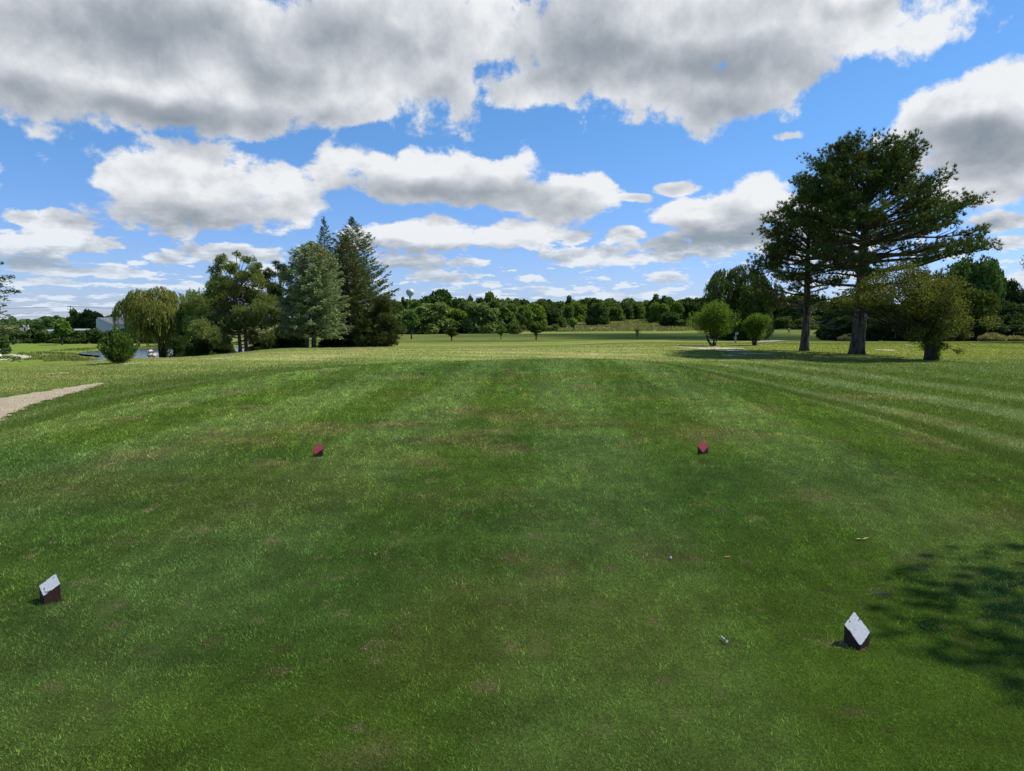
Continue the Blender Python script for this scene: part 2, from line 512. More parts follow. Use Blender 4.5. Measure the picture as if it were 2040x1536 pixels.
def base_h(x, y):
    ys = np.maximum(y, 1.0)
    t = np.clip(x / ys, -0.75, 0.7)
    w = 0
    ti = np.clip(np.searchsorted(TK, t) - 1, 0, len(TK) - 2)
    tf = (t - TK[ti]) / (TK[ti + 1] - TK[ti]); tf = tf * tf * (3 - 2 * tf)
    for s in (0.90, 0.95, 1.0, 1.05, 1.10):
        yy = np.clip(y * s, -39, 3999)
        yi = np.clip(np.searchsorted(YK, yy) - 1, 0, len(YK) - 2)
        yf = (yy - YK[yi]) / (YK[yi + 1] - YK[yi])
        za = ZK[ti, yi] * (1 - yf) + ZK[ti, yi + 1] * yf
        zb = ZK[ti + 1, yi] * (1 - yf) + ZK[ti + 1, yi + 1] * yf
        w = w + za * (1 - tf) + zb * tf
    return w / 5

def H(x, y):
    x = np.asarray(x, float); y = np.asarray(y, float)
    shp = np.broadcast(x, y).shape
    x = np.broadcast_to(x, shp).ravel(); y = np.broadcast_to(y, shp).ravel()
    z = base_h(x, y)
    z = z + 0.12 * (1 - sstep(tee_sd(x, y), -0.05, 1.1))
    far = sstep(np.hypot(x, y), 8, 60)
    z = z + (fbm(x / 9, y / 9, 3, 5) - .5) * 0.10 * sstep(np.hypot(x, y), 4, 14) + (fbm(x / 60, y / 60, 2, 9) - .5) * 0.35 * far
    reg = (x < -30) & (x > -130) & (y > 120) & (y < 245)
    if reg.any():
        sp = sdist(x[reg], y[reg], PONDP)
        zz = z[reg]
        lake = POND_Z - 0.5
        k = sstep(sp, -2, 9)
        z[reg] = np.where(sp < 9, lake + (zz - lake) * k, zz)
    return z.reshape(shp) if shp else float(z[0])

def at(px, py, Y):
    a, b = (px - CX) / FPX, (CY - py) / FPX
    dy_ = math.cos(PITCH) + b * math.sin(PITCH)
    k = Y / dy_
    return np.array([a * k, Y, CAMZ + k * (b * math.cos(PITCH) - math.sin(PITCH))])
def topz(py, Y):
    return float(at(CX, py, Y)[2])
def row_of(Y, z):
    """photo row at which a point at depth Y and height z appears"""
    f, u = Y * math.cos(PITCH) - (z - CAMZ) * math.sin(PITCH), Y * math.sin(PITCH) + (z - CAMZ) * math.cos(PITCH)
    return CY - FPX * u / f
def ground_at(px, py, y0=1.5, y1=70.0):
    """first place where the view ray of a pixel meets the terrain"""
    Y = y0
    while Y < y1:
        p = at(px, py, Y)
        if p[2] <= H(p[0], p[1]):
            return np.array([p[0], p[1], H(p[0], p[1])])
        Y += max(0.02, Y * 0.004)
    p = at(px, py, y1)
    return np.array([p[0], p[1], H(p[0], p[1])])
def at_depth(px, Y):
    x = (px - CX) / FPX * Y
    return np.array([x, Y, H(x, Y)])

# ------------------------------------------------------------------ ground colours (albedo by zone)
PATH = [(-9.0, 8.5), (-9.6, 11.5), (-10.2, 13.2), (-10.6, 14.7), (-10.9, 16.8), (-11.35, 19.8)]      # gravel path, centre line
DIVOTS = []
def lerp3(a, b, t):
    return a * (1 - t[:, None]) + np.asarray(b) * t[:, None]
def ground_tone(x, y):
    n = len(x)
    sd = tee_sd(x, y)
    r = np.hypot(x, y)
    f1, f2, f3 = fbm(x / 2.2, y / 2.2, 4, 1), fbm(x / 0.55, y / 0.55, 3, 2), fbm(x / 7, y / 7, 3, 3)
    # tee: close green turf with mowing stripes along it
    wob = (fbm(x / 3, y / 9, 2, 31) - .5) * 0.7
    st = np.sin((x - 0.055 * y + wob) * 2 * np.pi / 2.7 + 0.6)
    st = sstep(st, -0.3, 0.3)
    c = np.tile(np.array([.128, .214, .030]), (n, 1))
    c = lerp3(c, (.212, .305, .080), st * .75 * (0.6 + 0.4 * sstep(y, 2.5, 9)))
    c = lerp3(c, (.080, .160, .050), sstep(f3, .50, .72) * .5)
    c = lerp3(c, (.165, .180, .040), sstep(f1, .55, .75) * .42)
    c = lerp3(c, (.045, .085, .022), sstep(f2, .58, .80) * .35)
    c = lerp3(c, (.30, .245, .11), sstep(fbm(x / .9, y / .8, 4, 44), .62, .76) * .42 * sstep(y, 2, 10))
    c = lerp3(c, (.24, .20, .09), sstep(fbm(x / .28, y / .28, 3, 46), .70, .82) * .5)
    worn = sstep(-sd, 0.9, 0.0) * sstep(fbm(x / 1.6, y / 1.6, 3, 45), .52, .70) * (x > 2) * (y > 8)
    c = lerp3(c, (.25, .20, .095), worn * .45)
    # rough: first a darker green collar, then lighter, drier grass
    rg = np.tile(np.array([.105, .158, .030]), (n, 1))
    band = sstep(np.sin(sd * 2 * np.pi / 2.3 - .7 + (f3 - .5) * 2), -.3, .5)
    right = sstep(x, 3, 7)
    rg = lerp3(rg, (.245, .300, .135), band * (.2 + .42 * right) * sstep(sd, .4, 1.3) * sstep(12 - sd, 0, 8))
    dry = sstep(y + (f3 - .5) * 10, 27, 38) * sstep(x, 26, 2) * sstep(x + .55 * y, -12, 6) + sstep(sd, 2.2, 5.0) * sstep(x, -7, -9.5) * .7
    dry = np.clip(dry, 0, 1) * (0.75 + .5 * f1)
    rg = lerp3(rg, (.265, .300, .095), np.clip(dry, 0, 1))
    olive = sstep(x, 4, 14) * sstep(y, 24, 40)
    rg = lerp3(rg, (.200, .220, .036), olive * .70)
    tan_ = sstep(fbm(x / 5, y / 2.2, 4, 12), .50, .68) * sstep(y, 27, 36) * sstep(x, 20, 4)
    rg = lerp3(rg, (.40, .35, .17), tan_ * .60)
    rg = lerp3(rg, (.26, .22, .09), sstep(fbm(x / 1.8, y / 1.8, 4, 13), .60, .75) * .40)
    mow = sstep(np.sin((y * .92 + x * .38) * 2 * np.pi / 3.4 + f3 * 3), -.5, .6)
    rg = lerp3(rg, (.110, .165, .040), mow * .30)
    m = sstep(sd, -0.04, 0.05)
    c = c * (1 - m[:, None]) + rg * m[:, None]
    # fairway and low grounds
    fw = np.tile(np.array([.132, .165, .040]), (n, 1))
    s2 = sstep(np.sin((x * .25 + y) * 2 * np.pi / 17 + f3 * 2), -.4, .5)
    fw = lerp3(fw, (.185, .210, .060), s2 * .6)
    left = sstep(-x, 26, 48)
    fw = lerp3(fw, (.115, .170, .030), left * .8)
    k = sstep(y + 0.22 * np.abs(x), 58, 74)
    c = c * (1 - k[:, None]) + fw * k[:, None]
    # weedy banks of the pond
    reg = (x < -30) & (y > 100) & (y < 260)
    if reg.any():
        sp = sdist(x[reg], y[reg], PONDP)
        w = sstep(sp, 13, 5) * sstep(sp, -3, -1) * sstep(fbm(x[reg] / 9, y[reg] / 9, 3, 61), .35, .6)
        c[reg] = lerp3(c[reg], (.13, .13, .055), w)
    # meadow and far country
    g1, g2 = fbm(x / 30, y / 10, 4, 21), fbm(x / 50, y / 7, 4, 22)
    md = np.tile(np.array([.150, .185, .062]), (n, 1))
    md = lerp3(md, (.19, .16, .075), sstep(g1, .45, .62) * .85)
    md = lerp3(md, (.20, .215, .055), sstep(g2, .52, .66) * .7 + sstep(y, 330, 400) * .5)
    k = sstep(y + (g1 - .5) * 10, 235, 243)
    c = c * (1 - k[:, None]) + md * k[:, None]
    k = sstep(r, 700, 1200)
    c = lerp3(c, (.07, .10, .05), k)
    return np.clip(c, 0, 1)

# ------------------------------------------------------------------ build: ground
def steps(segs):
    o_ = [np.arange(a, b, s) for a, b, s in segs]
    return np.unique(np.round(np.concatenate(o_), 4))
geo_far = 400 * 1.09 ** np.arange(1, 26)
xs = steps([(-12, 12.01, .25), (-60, -12, 1.0), (12, 60.01, 1.0), (-400, -60, 4.0), (60, 400.1, 4.0)])
xs = np.concatenate([-geo_far[::-1], xs, geo_far])
ys = steps([(-10, 34, .25), (34, 70, .7), (70, 260, 2.5), (260, 420.1, 5)])
ys = np.concatenate([[-400, -150, -60, -30, -18], ys, 420 * 1.09 ** np.arange(1, 26)])
gx, gy = np.meshgrid(xs, ys)
gz = H(gx, gy)
nx, ny = len(xs), len(ys)
ii = (np.arange(ny - 1)[:, None] * nx + np.arange(nx - 1)[None]).ravel()
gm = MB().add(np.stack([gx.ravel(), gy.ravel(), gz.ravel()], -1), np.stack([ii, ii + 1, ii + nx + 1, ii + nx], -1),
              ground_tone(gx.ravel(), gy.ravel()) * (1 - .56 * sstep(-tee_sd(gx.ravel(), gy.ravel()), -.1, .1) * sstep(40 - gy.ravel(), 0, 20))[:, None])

m_ground, e, o_ = new_mat("ground_turf")
atn = e.n.new('ShaderNodeAttribute'); atn.attribute_name = 'tone'
tcn = e.n.new('ShaderNodeTexCoord')
OB = tcn.outputs['Object']
na = e.noise(OB, 60.0, 4, 0.7)
nb = e.noise(OB, 3.0, 5, 0.6)
nc = e.noise(e.vec('MULTIPLY', OB, (0.25, 1.0, 1.0)), 0.9, 5, 0.65)
k1 = e.smooth(na, .25, .75, .62, 1.25)
k2 = e.smooth(nb, .3, .7, .80, 1.2)
k3 = e.smooth(nc, .3, .7, .78, 1.24)
kk = e.math('MULTIPLY', e.math('MULTIPLY', k1, k2), k3)
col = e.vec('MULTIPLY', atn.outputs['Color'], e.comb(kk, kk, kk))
hgt = e.math('ADD', na, e.math('MULTIPLY', e.noise(OB, 9.0, 3, 0.6), 1.5))
p = e.n.new('ShaderNodeBsdfDiffuse')
e.l.new(col, p.inputs[0]); e.l.new(bump(e, hgt, 0.6, 0.03), p.inputs['Normal'])
e.l.new(p.outputs[0], o_.inputs[0])
tag(gm.build("ground", m_ground, smooth=True), kind='structure')

# bare soil: divots on the tee, the scuffed sandy patches in the rough
m_sand = plain_mat("sandy_soil", (.34, .28, .20), (.55, .48, .38), 14.0, 0.95, 0.05, bs=0.6, lo=.35, hi=.65)
rng = np.random.default_rng(11)
def patch(mb, cx, cy, rx, ry, rot=0.0, lift=0.004, seg=18, ragged=.35, rg=rng):
    a = np.arange(seg) * 2 * np.pi / seg
    ph = rg.uniform(0, 6.28, 4)
    rr = 1 + ragged * (.5 * np.sin(2 * a + ph[0]) + .45 * np.sin(3 * a + ph[1]) + .4 * np.sin(5 * a + ph[2]) + .25 * np.sin(7 * a + ph[3]))
    px_, py_ = rr * rx * np.cos(a), rr * ry * np.sin(a)
    c_, s_ = math.cos(rot), math.sin(rot)
    rings = [np.array([[cx, cy]])]
    for q in (.5, 1.0):
        rings.append(np.stack([cx + q * (px_ * c_ - py_ * s_), cy + q * (px_ * s_ + py_ * c_)], -1))
    P = np.concatenate(rings)
    v = np.column_stack([P, H(P[:, 0], P[:, 1]) + lift])
    k = np.arange(seg); k2_ = (k + 1) % seg
    mb.add(v, np.stack([np.zeros(seg, int), 1 + k, 1 + k2_], -1))
    mb.f[4].append(np.stack([1 + k, 1 + seg + k, 1 + seg + k2_, 1 + k2_], -1) + mb.n - len(v))
DIV_PX = [(545, 1080, 14, 6), (930, 1025, 9, 5), (1185, 1043, 8, 6), (1070, 1068, 12, 6), (1005, 1200, 9, 7), (1190, 1204, 11, 7),
          (1303, 1241, 10, 8), (1062, 1279, 12, 8), (1019, 1295, 11, 7), (1218, 1136, 10, 6), (1300, 1063, 8, 4), (1352, 1072, 9, 4),
          (1385, 1117, 9, 5), (1270, 1068, 7, 4), (1275, 1100, 8, 4), (225, 1248, 12, 7), (560, 1297, 14, 8), (512, 1238, 9, 6), (422, 1279, 13, 7), (290, 1300, 12, 7),
          (788, 1062, 6, 4), (715, 1139, 8, 4), (530, 1107, 8, 4), (60, 1110, 10, 5), (410, 1057, 11, 4), (935, 968, 8, 4), (862, 958, 9, 4),
          (1770, 1167, 9, 5), (1448, 1283, 20, 8), (1634, 1283, 12, 7), (1915, 1278, 12, 7), (1650, 1180, 11, 5), (1960, 1240, 8, 4),
          (430, 870, 5, 3), (875, 903, 5, 3), (300, 1015, 7, 4), (535, 883, 9, 4), (825, 877, 14, 4), (1250, 1330, 9, 6), (1440, 1380, 10, 7),
          (1210, 1440, 10, 8), (750, 1315, 10, 7), (100, 1370, 12, 8), (1105, 1105, 6, 4), (640, 1420, 12, 8), (1700, 1420, 13, 8), (1430, 935, 7, 3)]
for (px, py, rx, ry) in DIV_PX:
    g = ground_at(px, py)
    m_px = g[1] / FPX
    wy = ry * g[1] * g[1] / (FPX * CAMZ)
    DIVOTS.append((g[0], g[1], rx * m_px * 1.35, min(wy, .35) * 1.35))
rdv = np.random.default_rng(77)
for _ in range(150):                     # smaller worn specks
    y_ = math.exp(rdv.uniform(math.log(2.6), math.log(22))); x_ = rdv.uniform(-.7, .7) * y_
    if -6.5 < x_ < 5.2:
        r_ = rdv.uniform(.018, .05) * (1 + y_ / 14)
        DIVOTS.append((x_, y_, r_, r_ * rdv.uniform(.7, 1.3)))
sand = MB()
for (px, py, rx, ry, rot) in [(1385, 690, 38, 1.6, -.5), (1425, 694, 45, 2.2, -.5), (1468, 698.5, 35, 1.6, -.4), (1500, 704.5, 42, 1.5, .2), (1455, 708, 22, .9, .1),
                              (440, 714.5, 12, 1.2, 0), (445, 703, 20, .6, 0), (120, 744, 20, 1.5, 0), (262, 724.5, 14, 1.2, 0), (1765, 697.5, 16, 1.0, .1), (1810, 688, 10, .6, 0)]:
    g = ground_at(px, py)
    patch(sand, g[0], g[1], rx * g[1] / FPX, ry * g[1] ** 2 / (FPX * 1.7), lift=.012, ragged=.5)
SANDS = None
tag(sand.build("sandy_patch", m_sand), kind='structure')

# gravel path that runs past the tee on the left, and the concrete cart path below
def ribbon(mb, line, w, lift=.02, n=3, hf=H, taper=None, rag=0.0, rg=rng):
    L = chaikin(line, n, closed=False)
    tan_ = np.gradient(L, axis=0); tan_ /= np.linalg.norm(tan_, axis=1)[:, None]
    nor = np.column_stack([-tan_[:, 1], tan_[:, 0]])
    ww = np.full(len(L), w)
    if taper is not None:
        ww = ww * np.interp(np.linspace(0, 1, len(L)), *taper)
    cols = np.linspace(-.5, .5, 7)
    P = []
    for k, c_ in enumerate(cols):
        r_ = rg.uniform(-rag, rag, len(L)) if k in (0, 6) else 0
        P.append(L + nor * (ww * c_ + r_)[:, None])
    P = np.stack(P, 1)
    z = hf(P[..., 0], P[..., 1]) + lift
    v = np.concatenate([P, z[..., None]], -1).reshape(-1, 3)
    m_, k_ = len(L), len(cols)
    i = (np.arange(m_ - 1)[:, None] * k_ + np.arange(k_ - 1)[None]).ravel()
    mb.add(v, np.stack([i, i + 1, i + k_ + 1, i + k_], -1))
m_gravel, e, o_ = new_mat("gravel")
tcn = e.n.new('ShaderNodeTexCoord')
vo = e.n.new('ShaderNodeTexVoronoi'); vo.inputs['Scale'].default_value = 28.0
e.l.new(tcn.outputs['Object'], vo.inputs['Vector'])
nn = e.noise(tcn.outputs['Object'], 2.5, 5, 0.65)
cc = e.mix(e.sep(vo.outputs['Color'])[0], (.26, .21, .14), (.48, .41, .28))
cc = e.mix(e.smooth(nn, .35, .7, 0, .65), cc, (.30, .25, .16))
p = principled(e, cc, 0.95, 0.1, normal=bump(e, vo.outputs['Distance'], 1.0, 0.03))
e.l.new(p.outputs[0], o_.inputs[0])
pm = MB(); ribbon(pm, PATH, 2.0, .015, 4, taper=([0, .3, .5, .75, 1], [1.0, .95, .80, .5, .04]), rag=.10)
tag(pm.build("path", m_gravel), kind='structure')
m_conc = plain_mat("concrete", (.30, .28, .22), (.38, .36, .29), 1.5, 0.9, 0.1)
cp = MB()
V_ = [at_depth(-60, 185)[:2], at_depth(0, 172)[:2], at_depth(30, 166)[:2], at_depth(49, 158)[:2], at_depth(47, 150)[:2], at_depth(25, 146)[:2], at_depth(0, 139)[:2], at_depth(-80, 128)[:2]]
ribbon(cp, V_, 2.6, .05, 3)
V_ = [at_depth(1500, 84)[:2], at_depth(1535, 96)[:2], at_depth(1560, 110)[:2], at_depth(1520, 118)[:2], at_depth(1400, 120)[:2]]
ribbon(cp, V_, 2.6, .05, 3)
tag(cp.build("cart_path", m_conc), kind='structure')

# pond
m_water, e, o_ = new_mat("water")
tcn = e.n.new('ShaderNodeTexCoord')
nn = e.noise(e.vec('MULTIPLY', tcn.outputs['Object'], (1.0, 2.2, 1.0)), 0.9, 4, 0.6)
p = principled(e, (.035, .05, .05), 0.12, 0.5, normal=bump(e, nn, 0.25, 0.06))
e.l.new(p.outputs[0], o_.inputs[0])
c0 = PONDP.mean(0)
big = c0 + (PONDP - c0) * 1.06
v = np.column_stack([np.vstack([c0, big]), np.full(len(big) + 1, POND_Z + .12)])
k = np.arange(len(big))
tag(MB().add(v, np.stack([np.zeros(len(k), int), 1 + k, 1 + (k + 1) % len(k)], -1)).build("pond_water", m_water), kind='structure')

# ------------------------------------------------------------------ foliage and bark materials
M = {}
M['bark'] = bark_mat("bark_grey", (.040, .031, .024), (.19, .155, .120), 9.0, 1.1, 2.0)
M['bark_dark'] = bark_mat("bark_dark", (.030, .024, .020), (.085, .070, .058))
M['bark_red'] = bark_mat("bark_reddish", (.09, .055, .04), (.20, .13, .10))
M['twig'] = bark_mat("dead_twig", (.16, .14, .125), (.28, .255, .23))
M['pine'] = leaf_mat("pine_needles", (0.0274, 0.0483, 0.0142), (0.0637, 0.1012, 0.0239), (0.1548, 0.1851, 0.0342), .18, .5, .3, clump=.9)
M['scots'] = leaf_mat("pine_needles_grey", (0.0840, 0.1161, 0.0381), (0.1589, 0.2048, 0.0615), (0.2803, 0.3242, 0.1053), .25, .55, .3, clump=.5)
M['blue'] = leaf_mat("spruce_needles_blue", (0.0871, 0.1260, 0.0532), (0.1825, 0.2449, 0.1129), (0.3628, 0.4286, 0.1993), .15, .5, .3, clump=.9)
M['bluedark'] = leaf_mat("spruce_needles_bluedark", (0.0264, 0.0420, 0.0176), (0.0576, 0.0840, 0.0360), (0.1140, 0.1470, 0.0680), .15, .5, .3, clump=.9)  # darker, greener needles for the spruce at the left edge
M['spruce'] = leaf_mat("spruce_needles_dark", (0.0278, 0.0520, 0.0129), (0.0645, 0.1016, 0.0234), (0.1417, 0.1756, 0.0374), .2, .5, .3, clump=.6)
M['olive'] = leaf_mat("spruce_needles_olive", (0.036, 0.048, 0.014), (0.072, 0.095, 0.026), (0.13, 0.155, 0.045), .25, .5, .3, clump=.6)
M['cone'] = leaf_mat("cones", (.12, .06, .025), (.20, .11, .045), (.28, .17, .07), .1)
M['willow'] = leaf_mat("willow_leaves", (0.0748, 0.0891, 0.0198), (0.1705, 0.1903, 0.0414), (0.3190, 0.3190, 0.0756), .4, clump=.5)
M['juniper'] = leaf_mat("juniper_sprays", (0.0242, 0.0525, 0.0098), (0.0649, 0.1250, 0.0217), (0.1925, 0.2793, 0.0441), .3, clump=2.5)
M['crab'] = leaf_mat("crabapple_leaves", (0.04, 0.048, 0.01), (0.095, 0.115, 0.02), (0.185, 0.195, 0.042), .4, .45, .4, clump=1.2)
M['bright'] = leaf_mat("bright_leaves", (0.04, 0.075, 0.01), (0.085, 0.15, 0.018), (0.16, 0.235, 0.034), .45, .5, .35, clump=1.5)
M['leaf'] = leaf_mat("broad_leaves", (0.0495, 0.0776, 0.0183), (0.0876, 0.1307, 0.0296), (0.1447, 0.1940, 0.0481), .3, tinted=True, clump=.35)
M['dryleaf'] = leaf_mat("dry_weeds", (.13, .12, .05), (.24, .22, .10), (.36, .31, .16), .35)

def branch_path(p0, d, L, rise, curve, n=6, jit=0.0, rng=None):
    s = np.linspace(0, 1, n)
    p = np.asarray(p0) + np.outer(s * L, d) + np.outer(rise * s * L + curve * s * s * L, [0, 0, 1])
    if jit and rng is not None:
        p[1:] += rng.normal(size=(n - 1, 3)) * jit * L * s[1:, None]
    return p

def pick(path, s):
    n = len(path); f = s * (n - 1); i = np.minimum(f.astype(int), n - 2); f = (f - i)[:, None]
    return path[i] * (1 - f) + path[i + 1] * f

# ---------- big open-crowned pine: long limbs, flat pads of needle tufts at their ends
def pine_tree(loc, h, trunk_r, env, top_lean, label, seed, n_limb=95, first=.34, tuft=.24, k=16, group=None, mats=('pine', 'bark'), bare_low=12, dens=1.0, name="pine_tree", flare=1.22):
    rng = np.random.default_rng(seed)
    root = empty(name, loc, label, "tree", group)
    T = np.array([0, .03, .08, .2, .35, .5, .65, .8, .92, 1.0])
    tp = np.column_stack([top_lean[0] * T ** 1.5 + .06 * np.sin(T * 7) * h / 11, top_lean[1] * T ** 1.5, T * h * .97 - .08])
    tr = trunk_r * np.array([flare, 1.08, .95, .86, .76, .60, .44, .27, .13, .04])
    wood = MB().tube(tp, tr, 14)
    tv = wood.v[0]; a_ = np.arctan2(tv[:, 1], tv[:, 0])
    tv[:, :2] *= (1 + .07 * np.sin(a_ * 5 + tv[:, 2] * 1.3) * np.clip(1.2 - tv[:, 2] / h, 0, 1))[:, None]
    limbs, twigs, leaf = MB(), MB(), MB()
    tips, dirs = [], []
    ga = 2.39996
    for i in range(n_limb):
        u = (i + .5) / n_limb
        hz = first + (1 - first) * u ** .80 + rng.uniform(-.012, .012)
        hz = min(hz, .985)
        phi = i * ga + rng.uniform(-.5, .5)
        L = env(hz * h, phi) * rng.uniform(.62, .88)
        if L < .25:
            continue
        p0 = np.array([np.interp(hz, T, tp[:, 0]), np.interp(hz, T, tp[:, 1]), hz * h * .97])
        d = np.array([math.cos(phi), math.sin(phi), 0])
        upr = sstep(np.array(hz), .55, 1.0)
        rise = .03 + .75 * float(upr) + rng.uniform(-.08, .12)
        # the limb leaves the trunk lower when it rises, so that its tip reaches the envelope height
        cv = rng.uniform(.02, .12)
        p0z = max(p0[2] - (rise + cv) * L * .95, first * h * .8)
        rise = min(rise, (p0[2] - p0z) / L + .12)
        p0 = np.array([np.interp(p0z / h, T, tp[:, 0]), np.interp(p0z / h, T, tp[:, 1]), p0z])
        path = branch_path(p0, d, L, rise, cv, 7, .025, rng)
        r0 = .018 + .018 * L
        limbs.tube(path, np.linspace(r0, .012, 7), 5, cap=False)
        nsec = int(6 + L * 2.4)
        for j in range(nsec):
            s0 = .30 + .70 * (j + rng.uniform(0, 1)) / nsec
            q0 = pick(path, np.array([s0]))[0]
            sgn = 1 if j % 2 else -1
            ang_ = phi + sgn * rng.uniform(.35, 1.15) * (1.1 - .5 * s0)
            l2 = L * rng.uniform(.12, .26) * (1.15 - .55 * s0) + .25
            d2 = np.array([math.cos(ang_), math.sin(ang_), 0])
            pp = branch_path(q0, d2, l2, rng.uniform(.0, .30), .15, 4, .03, rng)
            twigs.tube(pp, np.linspace(.013 + .004 * L, .006, 4), 3, cap=False)
            if s0 < (.62 if hz < .62 else .45) and hz < .85 and rng.uniform() < .85:
                continue
            nt = int(rng.integers(5, 9) * dens)
            ss = rng.uniform(.35, 1.05, nt)
            pts = pick(pp, np.clip(ss, 0, 1)) * .55 + pp[-1] * .45 + rng.normal(size=(nt, 3)) * [.17, .17, .13]
            tips.append(pts)
            dirs.append(np.tile(d2 * .35 + [0, 0, .95], (nt, 1)) + rng.normal(size=(nt, 3)) * .35)
        nt = int(8 * dens)
        pts = pick(path, rng.uniform(.8, 1.0, nt)) + rng.normal(size=(nt, 3)) * .13
        tips.append(pts); dirs.append(np.tile(d * .7 + [0, 0, .6], (nt, 1)) + rng.normal(size=(nt, 3)) * .35)
    P, A = np.concatenate(tips), np.concatenate(dirs)
    void = fbm(P[:, 0] / .9 + P[:, 1] * .5, P[:, 2] / .55 + P[:, 1] * .3, 2, seed + 3)
    P, A = P[void > .41], A[void > .41]
    leaf.needles(P, A, k, tuft, tuft * .155, .55, rng)
    dead = MB()
    for i in range(bare_low):
        hz = rng.uniform(first * .55, first * 1.15); phi = rng.uniform(0, 6.28)
        p0 = np.array([np.interp(hz, T, tp[:, 0]), np.interp(hz, T, tp[:, 1]), hz * h])
        L = rng.uniform(.6, 2.6) * h / 11
        pth = branch_path(p0, np.array([math.cos(phi), math.sin(phi), 0]), L, rng.uniform(-.12, .12), rng.uniform(-.1, .1), 6, .06, rng)
        dead.tube(pth, np.linspace(.028, .008, 6), 4, cap=False)
        for s0 in rng.uniform(.3, 1, 7):
            q0 = pick(pth, np.array([s0]))[0]; a2 = phi + rng.uniform(-1.2, 1.2)
            dead.tube(branch_path(q0, np.array([math.cos(a2), math.sin(a2), 0]), L * rng.uniform(.15, .35), rng.uniform(-.2, .25), 0, 4, .08, rng), np.linspace(.012, .005, 4), 3, cap=False)
    # snags: short stubs on the trunk
    for i in range(5):
        hz = rng.uniform(.08, first); phi = rng.uniform(0, 6.28)
        rr_ = np.interp(hz, T, tr)
        p0 = np.array([np.interp(hz, T, tp[:, 0]) + rr_ * .7 * math.cos(phi), rr_ * .7 * math.sin(phi), hz * h])
        wood.tube(branch_path(p0, np.array([math.cos(phi), math.sin(phi), 0]), rr_ * .9, .1, 0, 3), [.07, .06, .03], 7)
    wood.build("trunk", M[mats[1]], root, True)
    limbs.build("limbs", M[mats[1]], root, True)
    tw = twigs.build("twigs", M[mats[1]], root)
    if dead.n:
        dead.build("dead_branches", M['twig'], root)
    leaf.build("needles", M[mats[0]], root)
    return root

# ---------- spruce: whorls of drooping boughs clothed with short needles
def spruce_tree(loc, h, rad, label, seed, mat='blue', n=150, prof=1.0, droop=.28, upturn=.25, k=90, size=.26, base=.10, trunk_r=.16, group=None, cones=0, wide=None, name="spruce_tree", bark='bark_dark', gap=0.0, two=False):
    rng = np.random.default_rng(seed)
    root = empty(name, loc, label, "tree", group)
    wood = MB().tube([[0, 0, -.2], [0, 0, h * .1], [.05, 0, h * .5], [0, 0, h * .98]], [trunk_r * 1.25, trunk_r, trunk_r * .6, .02], 9)
    if two:
        wood.tube([[-.95, .5, -.2], [-.85, .5, h * .1], [-.4, .3, h * .35]], [trunk_r * 1.0, trunk_r * .8, trunk_r * .4], 8)
    boughs, leaf = MB(), MB()
    C, A, S = [], [], []
    for i in range(n):
        u = (i + .5) / n
        hz = base + (1 - base) * u ** .85
        phi = i * 2.39996 + rng.uniform(-.3, .3)
        Rr = rad * (wide(hz) if wide else (1 - hz) ** prof / (1 - base) ** prof)
        L = max(Rr * rng.uniform(.78, 1.1), .12 * rad * (1 - hz) + .15)
        d = np.array([math.cos(phi), math.sin(phi), 0])
        path = branch_path([0, 0, hz * h], d, L, -droop * (1.15 - hz) + .25 * hz, upturn, 6, .02, rng)
        boughs.tube(path, np.linspace(.012 + .012 * L, .006, 6), 4, cap=False)
        m = int(k * (L / rad) ** 1.15) + 10
        s = rng.uniform(.12, 1, m) ** .7
        pts = pick(path, s)
        side = np.array([-math.sin(phi), math.cos(phi), 0])
        lat = rng.uniform(-1, 1, m)
        spread = .34 * L * (1.05 - s) + .08
        off = lat * spread
        hang = -np.abs(rng.normal(size=m)) * .10 * size / .26 - .10 * np.abs(lat) * spread
        pts = pts + np.outer(off, side) + np.outer(hang, [0, 0, 1]) + rng.normal(size=(m, 3)) * .05
        ax = np.outer(np.ones(m), d) * .8 + np.outer(lat * .9, side) + rng.normal(size=(m, 3)) * .28 + [0, 0, .05]
        C.append(pts); A.append(ax); S.append(rng.uniform(.7, 1.25, m) * size * (.75 + .35 * (1 - hz)))
    C, A, S = np.concatenate(C), np.concatenate(A), np.concatenate(S)
    if gap:
        keep = fbm(C[:, 0] / 1.1 + C[:, 2] * .3, C[:, 2] / .8 + C[:, 1] * .4, 2, seed) > gap
        C, A, S = C[keep], A[keep], S[keep]
    leaf.leaves(C, A, S, S * .30, rng)
    # leader shoots
    top = np.array([[0, 0, h * .98]]) + np.column_stack([rng.normal(size=(40, 2)) * .05, rng.uniform(-.5, .25, 40)])
    leaf.leaves(top, np.column_stack([rng.normal(size=(40, 2)) * .6, np.ones(40)]), .25, .06, rng)
    wood.build("trunk", M[bark], root, True)
    boughs.build("limbs", M[bark], root)
    leaf.build("needles", M[mat], root)
    if cones:
        hz = rng.uniform(.72, .97, cones); ph = rng.uniform(0, 6.28, cones)
        rr = rad * np.array([wide(v_) if wide else (1 - v_) for v_ in hz]) * rng.uniform(.55, 1.0, cones)
        cpt = np.column_stack([rr * np.cos(ph), rr * np.sin(ph), hz * h])
        MB().leaves(cpt, np.tile([0, 0, -1.], (cones, 1)) + rng.normal(size=(cones, 3)) * .2, .26, .10, rng).build("cones", M['cone'], root)["kind"] = "stuff"
    return root

